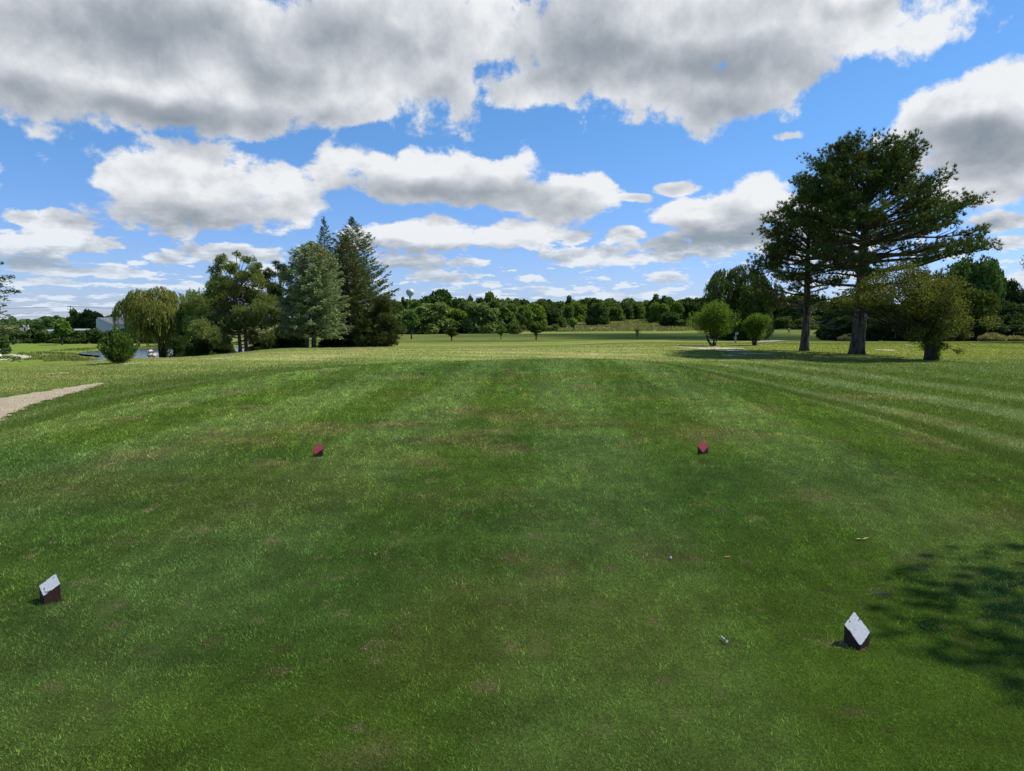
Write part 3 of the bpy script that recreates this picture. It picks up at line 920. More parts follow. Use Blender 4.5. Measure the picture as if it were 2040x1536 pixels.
# ---------- broad-leaved crown made of leafy lobes carried by limbs
def crown_mesh(lobes, nleaf, size, rng, wood=None, trunk_top=None, shell=.55, aspect=.55, flat=.8, limb_r=.05, droop=.25):
    lobes = np.asarray(lobes, float)
    w = lobes[:, 3] ** 2; w /= w.sum()
    idx = rng.choice(len(lobes), nleaf, p=w)
    d = rng.normal(size=(nleaf, 3)); d /= np.linalg.norm(d, axis=1)[:, None]
    r = lobes[idx, 3] * (shell + (1.08 - shell) * rng.uniform(0, 1, nleaf) ** .6)
    # ragged outline: radius follows a noise over direction
    rag = .62 + .72 * fbm(d[:, 0] * 2.3 + idx * 3.1, d[:, 2] * 2.3 + d[:, 1] * 1.7, 3, 77)
    C = lobes[idx, :3] + d * (r * rag)[:, None] * [1, 1, flat]
    A = d * .15 + rng.normal(size=(nleaf, 3)) * .7 + [0, 0, -droop]
    leaf = MB().leaves(C, A, size * rng.uniform(.65, 1.3, nleaf), size * aspect * rng.uniform(.7, 1.2, nleaf), rng)
    if wood is not None:
        t0 = np.asarray(trunk_top, float)
        for L in lobes:
            c = L[:3]
            st = t0 + np.array([0, 0, -rng.uniform(0, .35) * max(t0[2], .3)])
            mid = st * .5 + c * .5 + rng.normal(size=3) * .12 * L[3] + [0, 0, -.12 * np.linalg.norm(c - st)]
            pts = np.array([st, st * .25 + mid * .75, mid * .55 + c * .45, c])
            wood.tube(pts, [limb_r, limb_r * .7, limb_r * .45, limb_r * .2], 5, cap=False)
            for _ in range(4):
                q = c + rng.normal(size=3) * L[3] * .45
                wood.tube([pts[2], (pts[2] + q) / 2 + rng.normal(size=3) * .05, q], [limb_r * .35, limb_r * .22, limb_r * .08], 3, cap=False)
    return leaf

def auto_lobes(rx, ry, z0, z1, n, rng, shape='round'):
    """lobes filling a crown from height z0 to z1"""
    L = []
    zc, rz = (z0 + z1) / 2, (z1 - z0) / 2
    i = 0
    while len(L) < n and i < 4000:
        i += 1
        d = rng.normal(size=3); d /= np.linalg.norm(d)
        q = rng.uniform(.25, .80) if len(L) > 3 else rng.uniform(0, .4)
        z = d[2] * q
        wr = 1.0
        if shape == 'cone': wr = 1.0 - .55 * (z + 1) / 2
        if shape == 'vase': wr = .6 + .5 * (z + 1) / 2
        if shape == 'dome': z = z * .8 - .1
        r = rng.uniform(.30, .46) * min((rx + ry) / 2, rz * 1.15)
        L.append([d[0] * q * rx * wr * .85, d[1] * q * ry * wr * .85, zc + z * rz * .92, r])
    return np.array(L)

def broad_tree(loc, h, rx, ry, z0, label, seed, name="leafy_tree", mat='leaf', bark='bark_dark', nl=16, nleaf=9000, size=.12, trunk_r=.12, stems=1, shape='round', group=None, shell=.5, cat="tree", lobes=None, limb_r=None, stem_spread=.25, shrub=False):
    rng = np.random.default_rng(seed)
    root = empty(name, loc, label, cat, group)
    wood = MB()
    lb = auto_lobes(rx, ry, z0, h, nl, rng, shape) if lobes is None else np.asarray(lobes, float)
    tt = np.array([0, 0, z0 + .12 * (h - z0)])
    for s_ in range(stems):
        a_ = s_ * 6.283 / max(stems, 1) + .4
        b_ = np.array([math.cos(a_), math.sin(a_), 0]) * (stem_spread * .45 if stems > 1 else 0)
        tpt = tt + (b_ * 3 if stems > 1 else 0)
        wood.tube([b_ + [0, 0, -.15], b_ * 1.1 + [0, 0, .04 * h], (b_ + tpt) / 2 + rng.normal(size=3) * .03, tpt], [trunk_r * 1.35, trunk_r, trunk_r * .85, trunk_r * .6], 9)
    leaf = crown_mesh(lb, nleaf, size, rng, wood, tt, shell, limb_r=limb_r or trunk_r * .5)
    wood.build("trunk", M[bark], root, True)
    leaf.build("crown", M[mat], root)
    return root

# ---------- weeping willow: strands hanging from a domed crown
def willow_tree(loc, h, rx, ry, label, seed, mat='willow', n=900, name="weeping_willow", lobes=None, drop=(2.0, 5.5), size=.42, min_z=.4):
    rng = np.random.default_rng(seed)
    root = empty(name, loc, label, "tree")
    wood = MB()
    for k_ in range(3):
        a_ = k_ * 2.1
        wood.tube([[.3 * math.cos(a_), .3 * math.sin(a_), -.3], [.5 * math.cos(a_), .5 * math.sin(a_), h * .2], [1.6 * math.cos(a_), 1.6 * math.sin(a_), h * .5]], [.42, .34, .22], 9)
    lb = np.asarray(lobes, float) if lobes is not None else auto_lobes(rx * .8, ry * .8, h * .42, h, 16, rng, 'dome')
    w = lb[:, 3] ** 2; idx = rng.choice(len(lb), n, p=w / w.sum())
    C, A, S = [], [], []
    for i in idx:
        c = lb[i, :3]; r = lb[i, 3]
        d = rng.normal(size=3); d[2] = abs(d[2]) * .9 - .1; d /= np.linalg.norm(d)
        p = c + d * r * [1, 1, .75]
        L = rng.uniform(*drop) * (.55 + .45 * (1 - d[2]))
        m = int(6 + L * 5.5)
        t_ = np.linspace(0, 1, m)
        hor = d * [1, 1, 0]
        pth = p + np.outer(.5 * (1 - np.exp(-3 * t_)), hor) * r * .6 + np.outer(-L * t_ ** 1.25, [0, 0, 1]) + np.outer(np.sin(t_ * 3), rng.normal(size=3) * [.12, .12, 0])
        pth = pth[pth[:, 2] > min_z * rng.uniform(.5, 2.2)]
        if len(pth) < 2: continue
        pth = pth + rng.normal(size=pth.shape) * [.07, .07, .05]
        C.append(pth); A.append(np.tile([hor[0] * .25, hor[1] * .25, -1.], (len(pth), 1)) + rng.normal(size=pth.shape) * .22)
    C, A = np.concatenate(C), np.concatenate(A)
    leaf = MB().leaves(C, A, size * rng.uniform(.7, 1.3, len(C)), .10 * rng.uniform(.7, 1.4, len(C)), rng)
    for L in lb:
        wood.tube([[0, 0, h * .3], [L[0] * .5, L[1] * .5, h * .3 + (L[2] - h * .3) * .65], L[:3]], [.2, .12, .05], 5, cap=False)
    wood.build("trunk", M['bark_dark'], root, True)
    leaf.build("crown", M[mat], root)
    return root

# ---------- juniper: upright feathery sprays from the ground
def juniper_bush(loc, h, rad, label, seed, mat='juniper', n=130, name="juniper_bush", flare=.75):
    rng = np.random.default_rng(seed)
    root = empty(name, loc, label, "bush")
    wood, leaf = MB(), MB()
    C, A, S = [], [], []
    for i in range(n):
        phi = i * 2.39996
        lean = (i / n) ** .6
        ztip = h * (1 - .50 * lean ** 1.6) * rng.uniform(.74, 1.04)
        rt = rad * (.12 + .92 * lean) * rng.uniform(.8, 1.18)
        d = np.array([math.cos(phi), math.sin(phi), 0])
        s = np.linspace(0, 1, 7)
        path = np.outer(rt * s ** flare, d) + np.outer(.05 + (ztip - .05) * s ** (1.15 + .35 * lean), [0, 0, 1])
        wood.tube(path, np.linspace(.022, .005, 7), 4, cap=False)
        m = 70
        t_ = rng.uniform(.12, 1, m) ** .8
        pts = pick(path, t_)
        tg = pick(np.gradient(path, axis=0), t_); tg /= np.linalg.norm(tg, axis=1)[:, None]
        sp = .10 * rad / .7 * (1.05 - t_) + .012
        pts = pts + rng.normal(size=(m, 3)) * sp[:, None] * .8
        C.append(pts); A.append(tg + rng.normal(size=(m, 3)) * .32 + d * .12); S.append(rng.uniform(.07, .15, m) * rad / .7)
    C, A, S = np.concatenate(C), np.concatenate(A), np.concatenate(S)
    leaf.leaves(C, A, S, S * .30, rng)
    wood.build("stems", M['bark_dark'], root)
    leaf.build("foliage", M[mat], root)
    return root

def pxm(Y):            # photo pixels per metre at depth Y
    return FPX / Y

# ------------------------------------------------------------------ the two big pines on the right
Y1 = 37.0
g = at_depth(1707, Y1)
HP1 = topz(270, Y1) - g[2]
def env1(z, phi):
    hR = np.interp(z, [3.0, 3.6, 4.3, 5.0, 5.7, 6.3, 7.0, 7.7, 9.2, 10.2, 10.7, 11.3], [1.2, 3.2, 4.6, 5.2, 5.6, 6.3, 5.0, 4.3, 3.2, 2.3, 1.7, .9])
    hL = np.interp(z, [3.0, 3.6, 4.3, 5.2, 6.3, 7.7, 9.2, 10.2, 10.7, 11.3], [1.5, 3.0, 3.6, 3.9, 4.1, 3.9, 3.6, 3.3, 2.8, 1.4])
    c = math.cos(phi)
    s = abs(math.sin(phi))
    return (hR if c > 0 else hL) * abs(c) ** 1.2 + s ** 1.2 * (.45 * hR + .45 * hL) * (.95 if c > 0 else .9) if abs(c) < .999 else (hR if c > 0 else hL)
pine_tree(g, HP1, .36, env1, (.45, .2), "tallest pine with an open spreading dark crown and thick grey trunk", 3, n_limb=118, first=.36, tuft=.20, k=14, group="big pines beside the fairway", bare_low=10, dens=1.9)
Y2 = 41.0
g = at_depth(1602, Y2)
HP2 = topz(377, Y2) - g[2]
def env2(z, phi):
    v = np.interp(z, [1.9, 2.6, 3.2, 4.0, 5.2, 6.0, 7.0, 7.6, 8.4, 9.2], [.8, 2.6, 3.5, 3.7, 3.5, 3.1, 2.7, 2.3, 1.5, .5])
    return v * (1.0 if math.cos(phi) < .2 else .85)
pine_tree(g, HP2, .25, env2, (.1, 0), "smaller dark pine with a knobbly grey trunk left of the tallest pine", 8, n_limb=70, first=.27, tuft=.20, k=14, group="big pines beside the fairway", bare_low=16, dens=1.6)

# crabapple in front of them
YC = 31.5
g = at_depth(1855, YC)
s_ = 1 / pxm(YC)
def lob(lst, base_px, Y):
    gz_ = H((base_px - CX) / FPX * Y, Y)
    rr = np.random.default_rng(int(base_px))
    out_ = []
    for (px, py, r) in lst:
        p = at(px, py, Y)
        out_.append([(px - base_px) / FPX * Y, rr.uniform(-.5, .5) * max(1.0, 0) * 1.0, p[2] - gz_, r / pxm(Y)])
    return np.array(out_)
CL = [(1725, 590, 38), (1695, 602, 30), (1740, 562, 34), (1780, 545, 34), (1775, 590, 42), (1825, 560, 42), (1870, 572, 38), (1832, 605, 48), (1885, 612, 42),
      (1800, 628, 34), (1905, 640, 28), (1860, 650, 44), (1820, 655, 26), (1898, 665, 20), (1850, 620, 50), (1760, 612, 26), (1672, 600, 16), (1842, 676, 22), (1872, 690, 14)]
lb = lob(CL, 1855, YC)
lb[:, 3] *= .80
rj = np.random.default_rng(9)
lb = np.vstack([lb, lb * [1, 1, 1, .85] + [0, 1.0, .05, 0] + rj.normal(size=lb.shape) * [.25, .2, .12, 0], lb * [1, 1, 1, .85] + [0, -.9, -.02, 0] + rj.normal(size=lb.shape) * [.25, .2, .12, 0]])
rng = np.random.default_rng(5)
root = empty("crabapple_tree", g, "wide leaning crabapple with yellow-green leaves and a short ivy-covered trunk", "tree")
wood = MB().tube([[0, 0, -.15], [0, 0, .25], [.0, 0, .75], [.02, 0, 1.25]], [.33, .27, .27, .30], 12)
wood.tube([[-.1, 0, .8], [-.3, .05, 1.4], [-.9, .1, 1.9], [-2.0, .1, 2.2], [-3.4, .1, 2.5]], [.2, .14, .10, .07, .02], 7)
wood.tube([[.1, 0, .9], [.3, .05, 1.6], [.5, .1, 2.4], [.4, .1, 3.2]], [.18, .13, .09, .03], 7)
wood.tube([[0, 0, .9], [-.1, -.1, 1.6], [-.35, -.1, 2.6], [-.6, 0, 3.4]], [.18, .13, .08, .03], 7)
leaf = crown_mesh(lb, 36000, .078, rng, wood, [0, 0, 1.3], .2, aspect=.72, limb_r=.035)
wood.build("trunk", M['bark_dark'], root, True)
leaf.build("crown", M['crab'], root)
ivy_c = np.column_stack([rng.uniform(0, 6.283, 2600), rng.uniform(0.0, 1.55, 2600)])
rr_ = np.interp(ivy_c[:, 1], [0, .25, .75, 1.25, 1.6], [.28, .25, .30, .42, .55]) + np.abs(rng.normal(size=2600)) * .07
keep = (np.cos(ivy_c[:, 0]) > -.2) | (ivy_c[:, 1] > .7)
ivp = np.column_stack([rr_ * np.cos(ivy_c[:, 0]), rr_ * np.sin(ivy_c[:, 0]), ivy_c[:, 1]])[keep]
MB().leaves(ivp, rng.normal(size=ivp.shape) + [0, 0, -.5], .065, .05, rng).build("ivy", M['bright'], root)

# two small bright trees left of the pines
YS = 49.5
g = at_depth(1420, YS)
broad_tree(g, topz(580, YS) - g[2], 1.95, 1.7, .30, "round bright green tree with several thin stems", 21, "small_tree", 'bright', nl=38, nleaf=19000, size=.10, trunk_r=.08, stems=3, shape='dome', stem_spread=.35, group="small bright trees")
g = at_depth(1503, YS + 1)
broad_tree(g, topz(612, YS + 1) - g[2], 1.25, 1.1, .15, "smallest bright green tree, bushy down to its stem", 22, "small_tree", 'bright', nl=26, nleaf=11000, size=.10, trunk_r=.085, stems=3, shape='vase', stem_spread=.15, group="small bright trees")

# ------------------------------------------------------------------ left group
Y = 29.0
g = ground_at(238, 724, 12, 60)
hj = topz(650, g[1]) - g[2]
juniper_bush(g, hj, 33 / pxm(g[1]), "dark green juniper bush standing alone on the sunlit rough", 31, n=150)

def put(px, Y):
    return at_depth(px, Y)
Y = 80.0
g = put(480, Y)
def L3(lst, px0, Y, dep=1.0, rep=1):
    a_ = lob(lst, px0, Y); a_[:, 1] *= dep * 2
    return a_
SL = [(440, 520, 14), (485, 513, 14), (466, 535, 18), (500, 545, 16), (440, 548, 18), (460, 570, 24), (515, 528, 12), (432, 585, 26), (475, 600, 32), (510, 590, 26),
      (425, 618, 30), (460, 640, 34), (505, 630, 34), (530, 610, 24), (535, 645, 22), (420, 650, 24), (445, 672, 22), (490, 660, 26), (525, 668, 22), (412, 600, 18), (545, 625, 14), (475, 560, 22)]
lb = L3(SL, 480, Y, 2.6)
rng = np.random.default_rng(41)
def clump_pine(loc, lb, label, seed, mat, stems, ntuft, tuft, k, bark='bark_red', group=None, name="pine_tree", h_top=9.0):
    rng = np.random.default_rng(seed)
    root = empty(name, loc, label, "tree", group)
    wood = MB()
    for (x0, y0, x1, y1, z1, r) in stems:
        wood.tube([[x0, y0, -.2], [x0 + .05, y0, .6], [(x0 + x1) / 2, (y0 + y1) / 2, z1 * .5], [x1, y1, z1]], [r * 1.3, r, r * .7, r * .15], 9)
    lb0 = lb
    lb = np.repeat(lb, 3, 0)
    lb[:, :3] += rng.normal(size=(len(lb), 3)) * lb[:, 3:4] * [.48, .48, .40]
    lb[:, 3] *= rng.uniform(.50, .88, len(lb))
    w = lb[:, 3] ** 2; idx = rng.choice(len(lb), ntuft, p=w / w.sum())
    d = rng.normal(size=(ntuft, 3)); d /= np.linalg.norm(d, axis=1)[:, None]
    rr = lb[idx, 3] * rng.uniform(.35, 1.1, ntuft) * (.6 + .8 * fbm(d[:, 0] * 2 + idx, d[:, 2] * 2 + d[:, 1], 2, 5))
    C = lb[idx, :3] + d * rr[:, None] * [1, 1, .72]
    leafm = MB().needles(C, d * .6 + [0, 0, .5], k, tuft, tuft * .17, .6, rng)
    for L in lb:
        s0 = np.array([stems[0][0], stems[0][1], max(.5, L[2] * .72)])
        f = np.clip(L[2] / stems[0][4], 0, 1)
        s0[:2] += (np.array(stems[0][2:4]) - s0[:2]) * f
        wood.tube([s0, (s0 + L[:3]) / 2 + [0, 0, -.1], L[:3]], [.06, .045, .02], 4, cap=False)
        for _ in range(5):
            q = L[:3] + rng.normal(size=3) * L[3] * .5
            wood.tube([L[:3], q], [.02, .008], 3, cap=False)
    wood.build("trunk", M[bark], root, True)
    leafm.build("needles", M[mat], root)
    return root
clump_pine(g, lb, "grey-green pine with two close reddish trunks, left of the blue spruce", 41, 'scots', [(-.12, 0, -.4, 0, 9.6, .2), (.45, .3, .3, .1, 8.6, .2)], 17000, .28, 9, group="conifers in the left clump")
Y = 94.0
g = put(430, Y)
clump_pine(g, L3([(432, 560, 16), (428, 580, 22), (420, 605, 28), (440, 620, 30), (415, 640, 28), (440, 665, 26)], 430, Y, 2), "dark green conifer rising behind the left shoulder of the twin-trunked pine", 42, 'pine', [(0, 0, 0, 0, 8.0, .2)], 4500, .38, 9, 'bark_dark', group="conifers in the left clump")
Y = 92.0
g = put(562, Y)
clump_pine(g, L3([(561, 530, 11), (548, 548, 13), (572, 552, 14), (538, 546, 9), (560, 572, 20), (580, 585, 18), (548, 595, 18), (568, 615, 24), (556, 645, 24), (575, 665, 20), (530, 552, 7)], 562, Y, 2), "thin dark pine with loose tufted top between twin-trunked pine and blue spruce", 43, 'pine', [(0, 0, 0, 0, 10.3, .18)], 5000, .32, 9, 'bark_dark', group="conifers in the left clump")
Y = 78.0
g = put(626, Y)
hz = topz(481, Y) - g[2]
wf = lambda u: float(np.interp(u, [0, .10, .2, .35, .55, .75, .88, .95, 1.0], [.6, .95, 1.0, 1.0, .90, .72, .52, .25, .05]))
spruce_tree(g, hz, 3.95, "broad blue-green spruce with drooping boughs and brown cones on top", 44, 'blue', n=230, k=190, size=.34, base=.12, trunk_r=.24, wide=wf, cones=420, droop=.16, upturn=.12, group="conifers in the left clump", bark='bark', two=True)
Y = 90.0
g = put(651, Y)
spruce_tree(g, topz(431, Y) - g[2], 4.1, "narrow dark spruce spire behind the blue spruce", 45, 'spruce', n=170, k=170, size=.30, base=.06, prof=.85, droop=.05, upturn=.22, group="conifers in the left clump", gap=.36)
Y = 84.0
g = put(694, Y)
wf2 = lambda u: float(np.interp(u, [0, .1, .4, .7, .9, 1.0], [1.0, 1.0, .85, .55, .25, .03]))
spruce_tree(g, topz(470, Y) - g[2], 4.0, "olive yellow-green spruce between the two tall dark spruces", 46, 'olive', n=210, k=230, size=.28, base=.04, wide=wf2, droop=.0, upturn=.15, cones=160, group="conifers in the left clump")
Y = 90.0
g = put(706, Y)
wf4 = lambda u: float(np.interp(u, [0, .2, .44, .56, .64, .77, .88, 1.0], [.95, .95, .86, .72, .60, .48, .23, .02]))
spruce_tree(g, topz(432, Y) - g[2], 6.0, "tallest dark spruce with upturned ragged boughs, right end of the left clump", 47, 'spruce', n=250, k=270, size=.30, base=.03, wide=wf4, droop=-.10, upturn=.22, group="conifers in the left clump", gap=.33)
Y = 82.0
g = put(762, Y)
clump_pine(g, L3([(760, 600, 16), (752, 622, 22), (770, 635, 20), (758, 655, 26), (780, 660, 18), (745, 672, 24), (775, 680, 18), (790, 676, 9), (758, 686, 16), (738, 650, 20)], 762, Y, 1.6), "shaggy olive cedar reaching the ground at the right foot of the clump", 48, 'olive', [(0, 0, 0, 0, 5.0, .14)], 6500, .27, 9, 'bark_dark', name="cedar_tree")
# understorey of the clump
UND = [(408, 83, 672, 20, "dark shrub under the left edge of the twin-trunked pine"), (448, 86, 670, 22, "dark shrub left of the two reddish trunks"),
       (520, 85, 668, 24, "dark shrub right of the two reddish trunks"), (560, 84, 664, 26, "dark shrub under the thin tufted pine"), (590, 86, 668, 22, "dark shrub just left of the blue spruce trunk"),
       (660, 86, 668, 24, "dark shrub right of the blue spruce trunk"), (695, 84, 664, 26, "dark shrub under the olive spruce"), (728, 83, 660, 24, "dark shrub between olive spruce and shaggy cedar")]
protoU = None
def copy_thing(src, loc, s, rz, label, color=None, group=None, name=None):
    r = src.copy(); sc.collection.objects.link(r)
    r.location = loc; r.scale = s; r.rotation_euler = (0, 0, rz)
    if name: r.name = name
    r["label"] = label
    if group: r["group"] = group
    for ch in src.children:
        c = ch.copy(); sc.collection.objects.link(c); c.parent = r
        if color is not None: c.color = (*color, 1.0)
    return r

# prototypes for trees further off: built once, the first one used in place, then copied
PROTO = {}
def proto(kind):
    """unit tree: crown radius 1 in x and y, height 1 in z"""
    rng = np.random.default_rng(len(kind) * 13 + sum(map(ord, kind)))
    root = bpy.data.objects.new("leafy_tree", None)
    wood = MB()
    z0 = {'near': .0, 'round': .0, 'tall': .0, 'shrub': .0, 'small': .30, 'slender': .20}[kind[:-1]]
    nl, nleaf, size = {'near': (60, 30000, .075), 'round': (44, 10500, .13), 'tall': (46, 10500, .13), 'shrub': (30, 5200, .15), 'small': (20, 4200, .13), 'slender': (22, 4500, .15)}[kind[:-1]]
    # crown as lobes in a space of radius 1 and height 2, squashed to height 1 afterwards
    sh = {'near': 'round', 'round': 'dome', 'tall': 'round', 'shrub': 'dome', 'small': 'round', 'slender': 'cone'}[kind[:-1]]
    lb = auto_lobes(.95, .95, z0 * 2, 2.0, nl, rng, sh)
    lb[:, 3] *= .78 if kind[:-1] in ('small', 'slender') else .72
    if kind[:-1] in ('near', 'round', 'tall', 'shrub'):
        a9 = rng.uniform(0, 6.28, 9)
        lb = np.vstack([lb, np.column_stack([.55 * np.cos(a9), .55 * np.sin(a9), rng.uniform(.2, .45, 9), np.full(9, .34)])])
    top = (lb[:, 2] + lb[:, 3] * .85).max(); wid = (np.abs(lb[:, 0]) + lb[:, 3]).max()
    wood.tube([[0, 0, -.06], [0, 0, z0 + .1], [0, 0, 1.2]], [.06, .045, .02], 6)
    leaf = crown_mesh(lb, nleaf, size, rng, wood, [0, 0, max(z0 * 2, .25)], .5, aspect=.75, limb_r=.02)
    for mbx in (wood, leaf):
        mbx.v = [v_ * [1 / wid, 1 / wid, 1 / top] for v_ in mbx.v]
    a_ = bpy.data.objects.new("trunk", wood.mesh("trunk_" + kind, M['bark_dark'], True)); a_.parent = root
    b_ = bpy.data.objects.new("crown", leaf.mesh("crown_" + kind, M['leaf'])); b_.parent = root
    return (root, a_, b_)
def far_tree(px, Y, top, hw, kind, color, label, name="leafy_tree", group=None, cat="tree", base=None, seed=0, depth=1.0):
    rr = np.random.default_rng(int(px * 7 + Y) + seed)
    if Y < 135 and kind in ('round', 'tall', 'shrub'):
        kind = 'near'
    kd = kind + "abc"[int(rr.integers(3))]
    if kd not in PROTO:
        PROTO[kd] = [proto(kd), False]
    (root, a_, b_), used = PROTO[kd]
    g_ = at_depth(px, Y)
    if base is not None:
        g_[2] = base
    hgt_ = topz(top, Y) - g_[2]
    w_ = hw * (1.0 if kind in ('small', 'slender') else 1.15) / pxm(Y)
    if not used:
        for o_ in (root, a_, b_): sc.collection.objects.link(o_)
        PROTO[kd][1] = True
        r = root; cr = (a_, b_)
    else:
        r = root.copy(); sc.collection.objects.link(r)
        cr = []
        for o_ in (a_, b_):
            c_ = o_.copy(); sc.collection.objects.link(c_); c_.parent = r; cr.append(c_)
    r.name = name
    r.location = g_; r.scale = (w_, w_ * depth, hgt_); r.rotation_euler = (0, 0, rr.uniform(0, 6.28))
    for c_ in cr: c_.color = (*color, 1.0)
    for k_ in ("label", "category", "group"):
        if k_ in r: del r[k_]
    tag(r, label, cat, group)
    return r
DK = (.55, .62, .60)
for (px, Y, top, hw, lab) in UND:
    far_tree(px, Y, top, hw, 'shrub', (.5, .55, .5), lab, "shrub", "shrubs under the left clump", "shrub")

# ------------------------------------------------------------------ willow by the pond and its neighbours
Y = 126.0
g = put(325, Y)
WL = [(262, 612, 22), (285, 592, 20), (318, 588, 22), (345, 598, 22), (300, 612, 26), (335, 618, 26), (362, 622, 20), (275, 632, 14), (370, 650, 20), (348, 650, 24), (320, 645, 24), (365, 680, 16), (285, 645, 14)]
lbw = lob(WL, 325, Y); lbw[:, 1] *= 5
willow_tree(g, topz(570, Y) - g[2], 7, 6, "golden-green weeping willow at the right end of the pond", 51, lobes=lbw, n=1700, drop=(1.5, 4.6), size=.55)
far_tree(392, 112, 576, 20, 'tall', (1.9, 1.75, 1.1), "yellowish tree between the willow and the grey-green pine")
far_tree(375, 120, 600, 22, 'round', (.8, .9, .8), "dark tree just behind the right side of the pond willow")
for px, Y, top, hw, lab in [(360, 118, 668, 20, "dark shrub at the foot of the willow, near the water"), (392, 100, 664, 22, "dark shrub right of the willow foot")]:
    far_tree(px, Y, top, hw, 'shrub', (.5, .55, .5), lab, "shrub", cat="shrub")

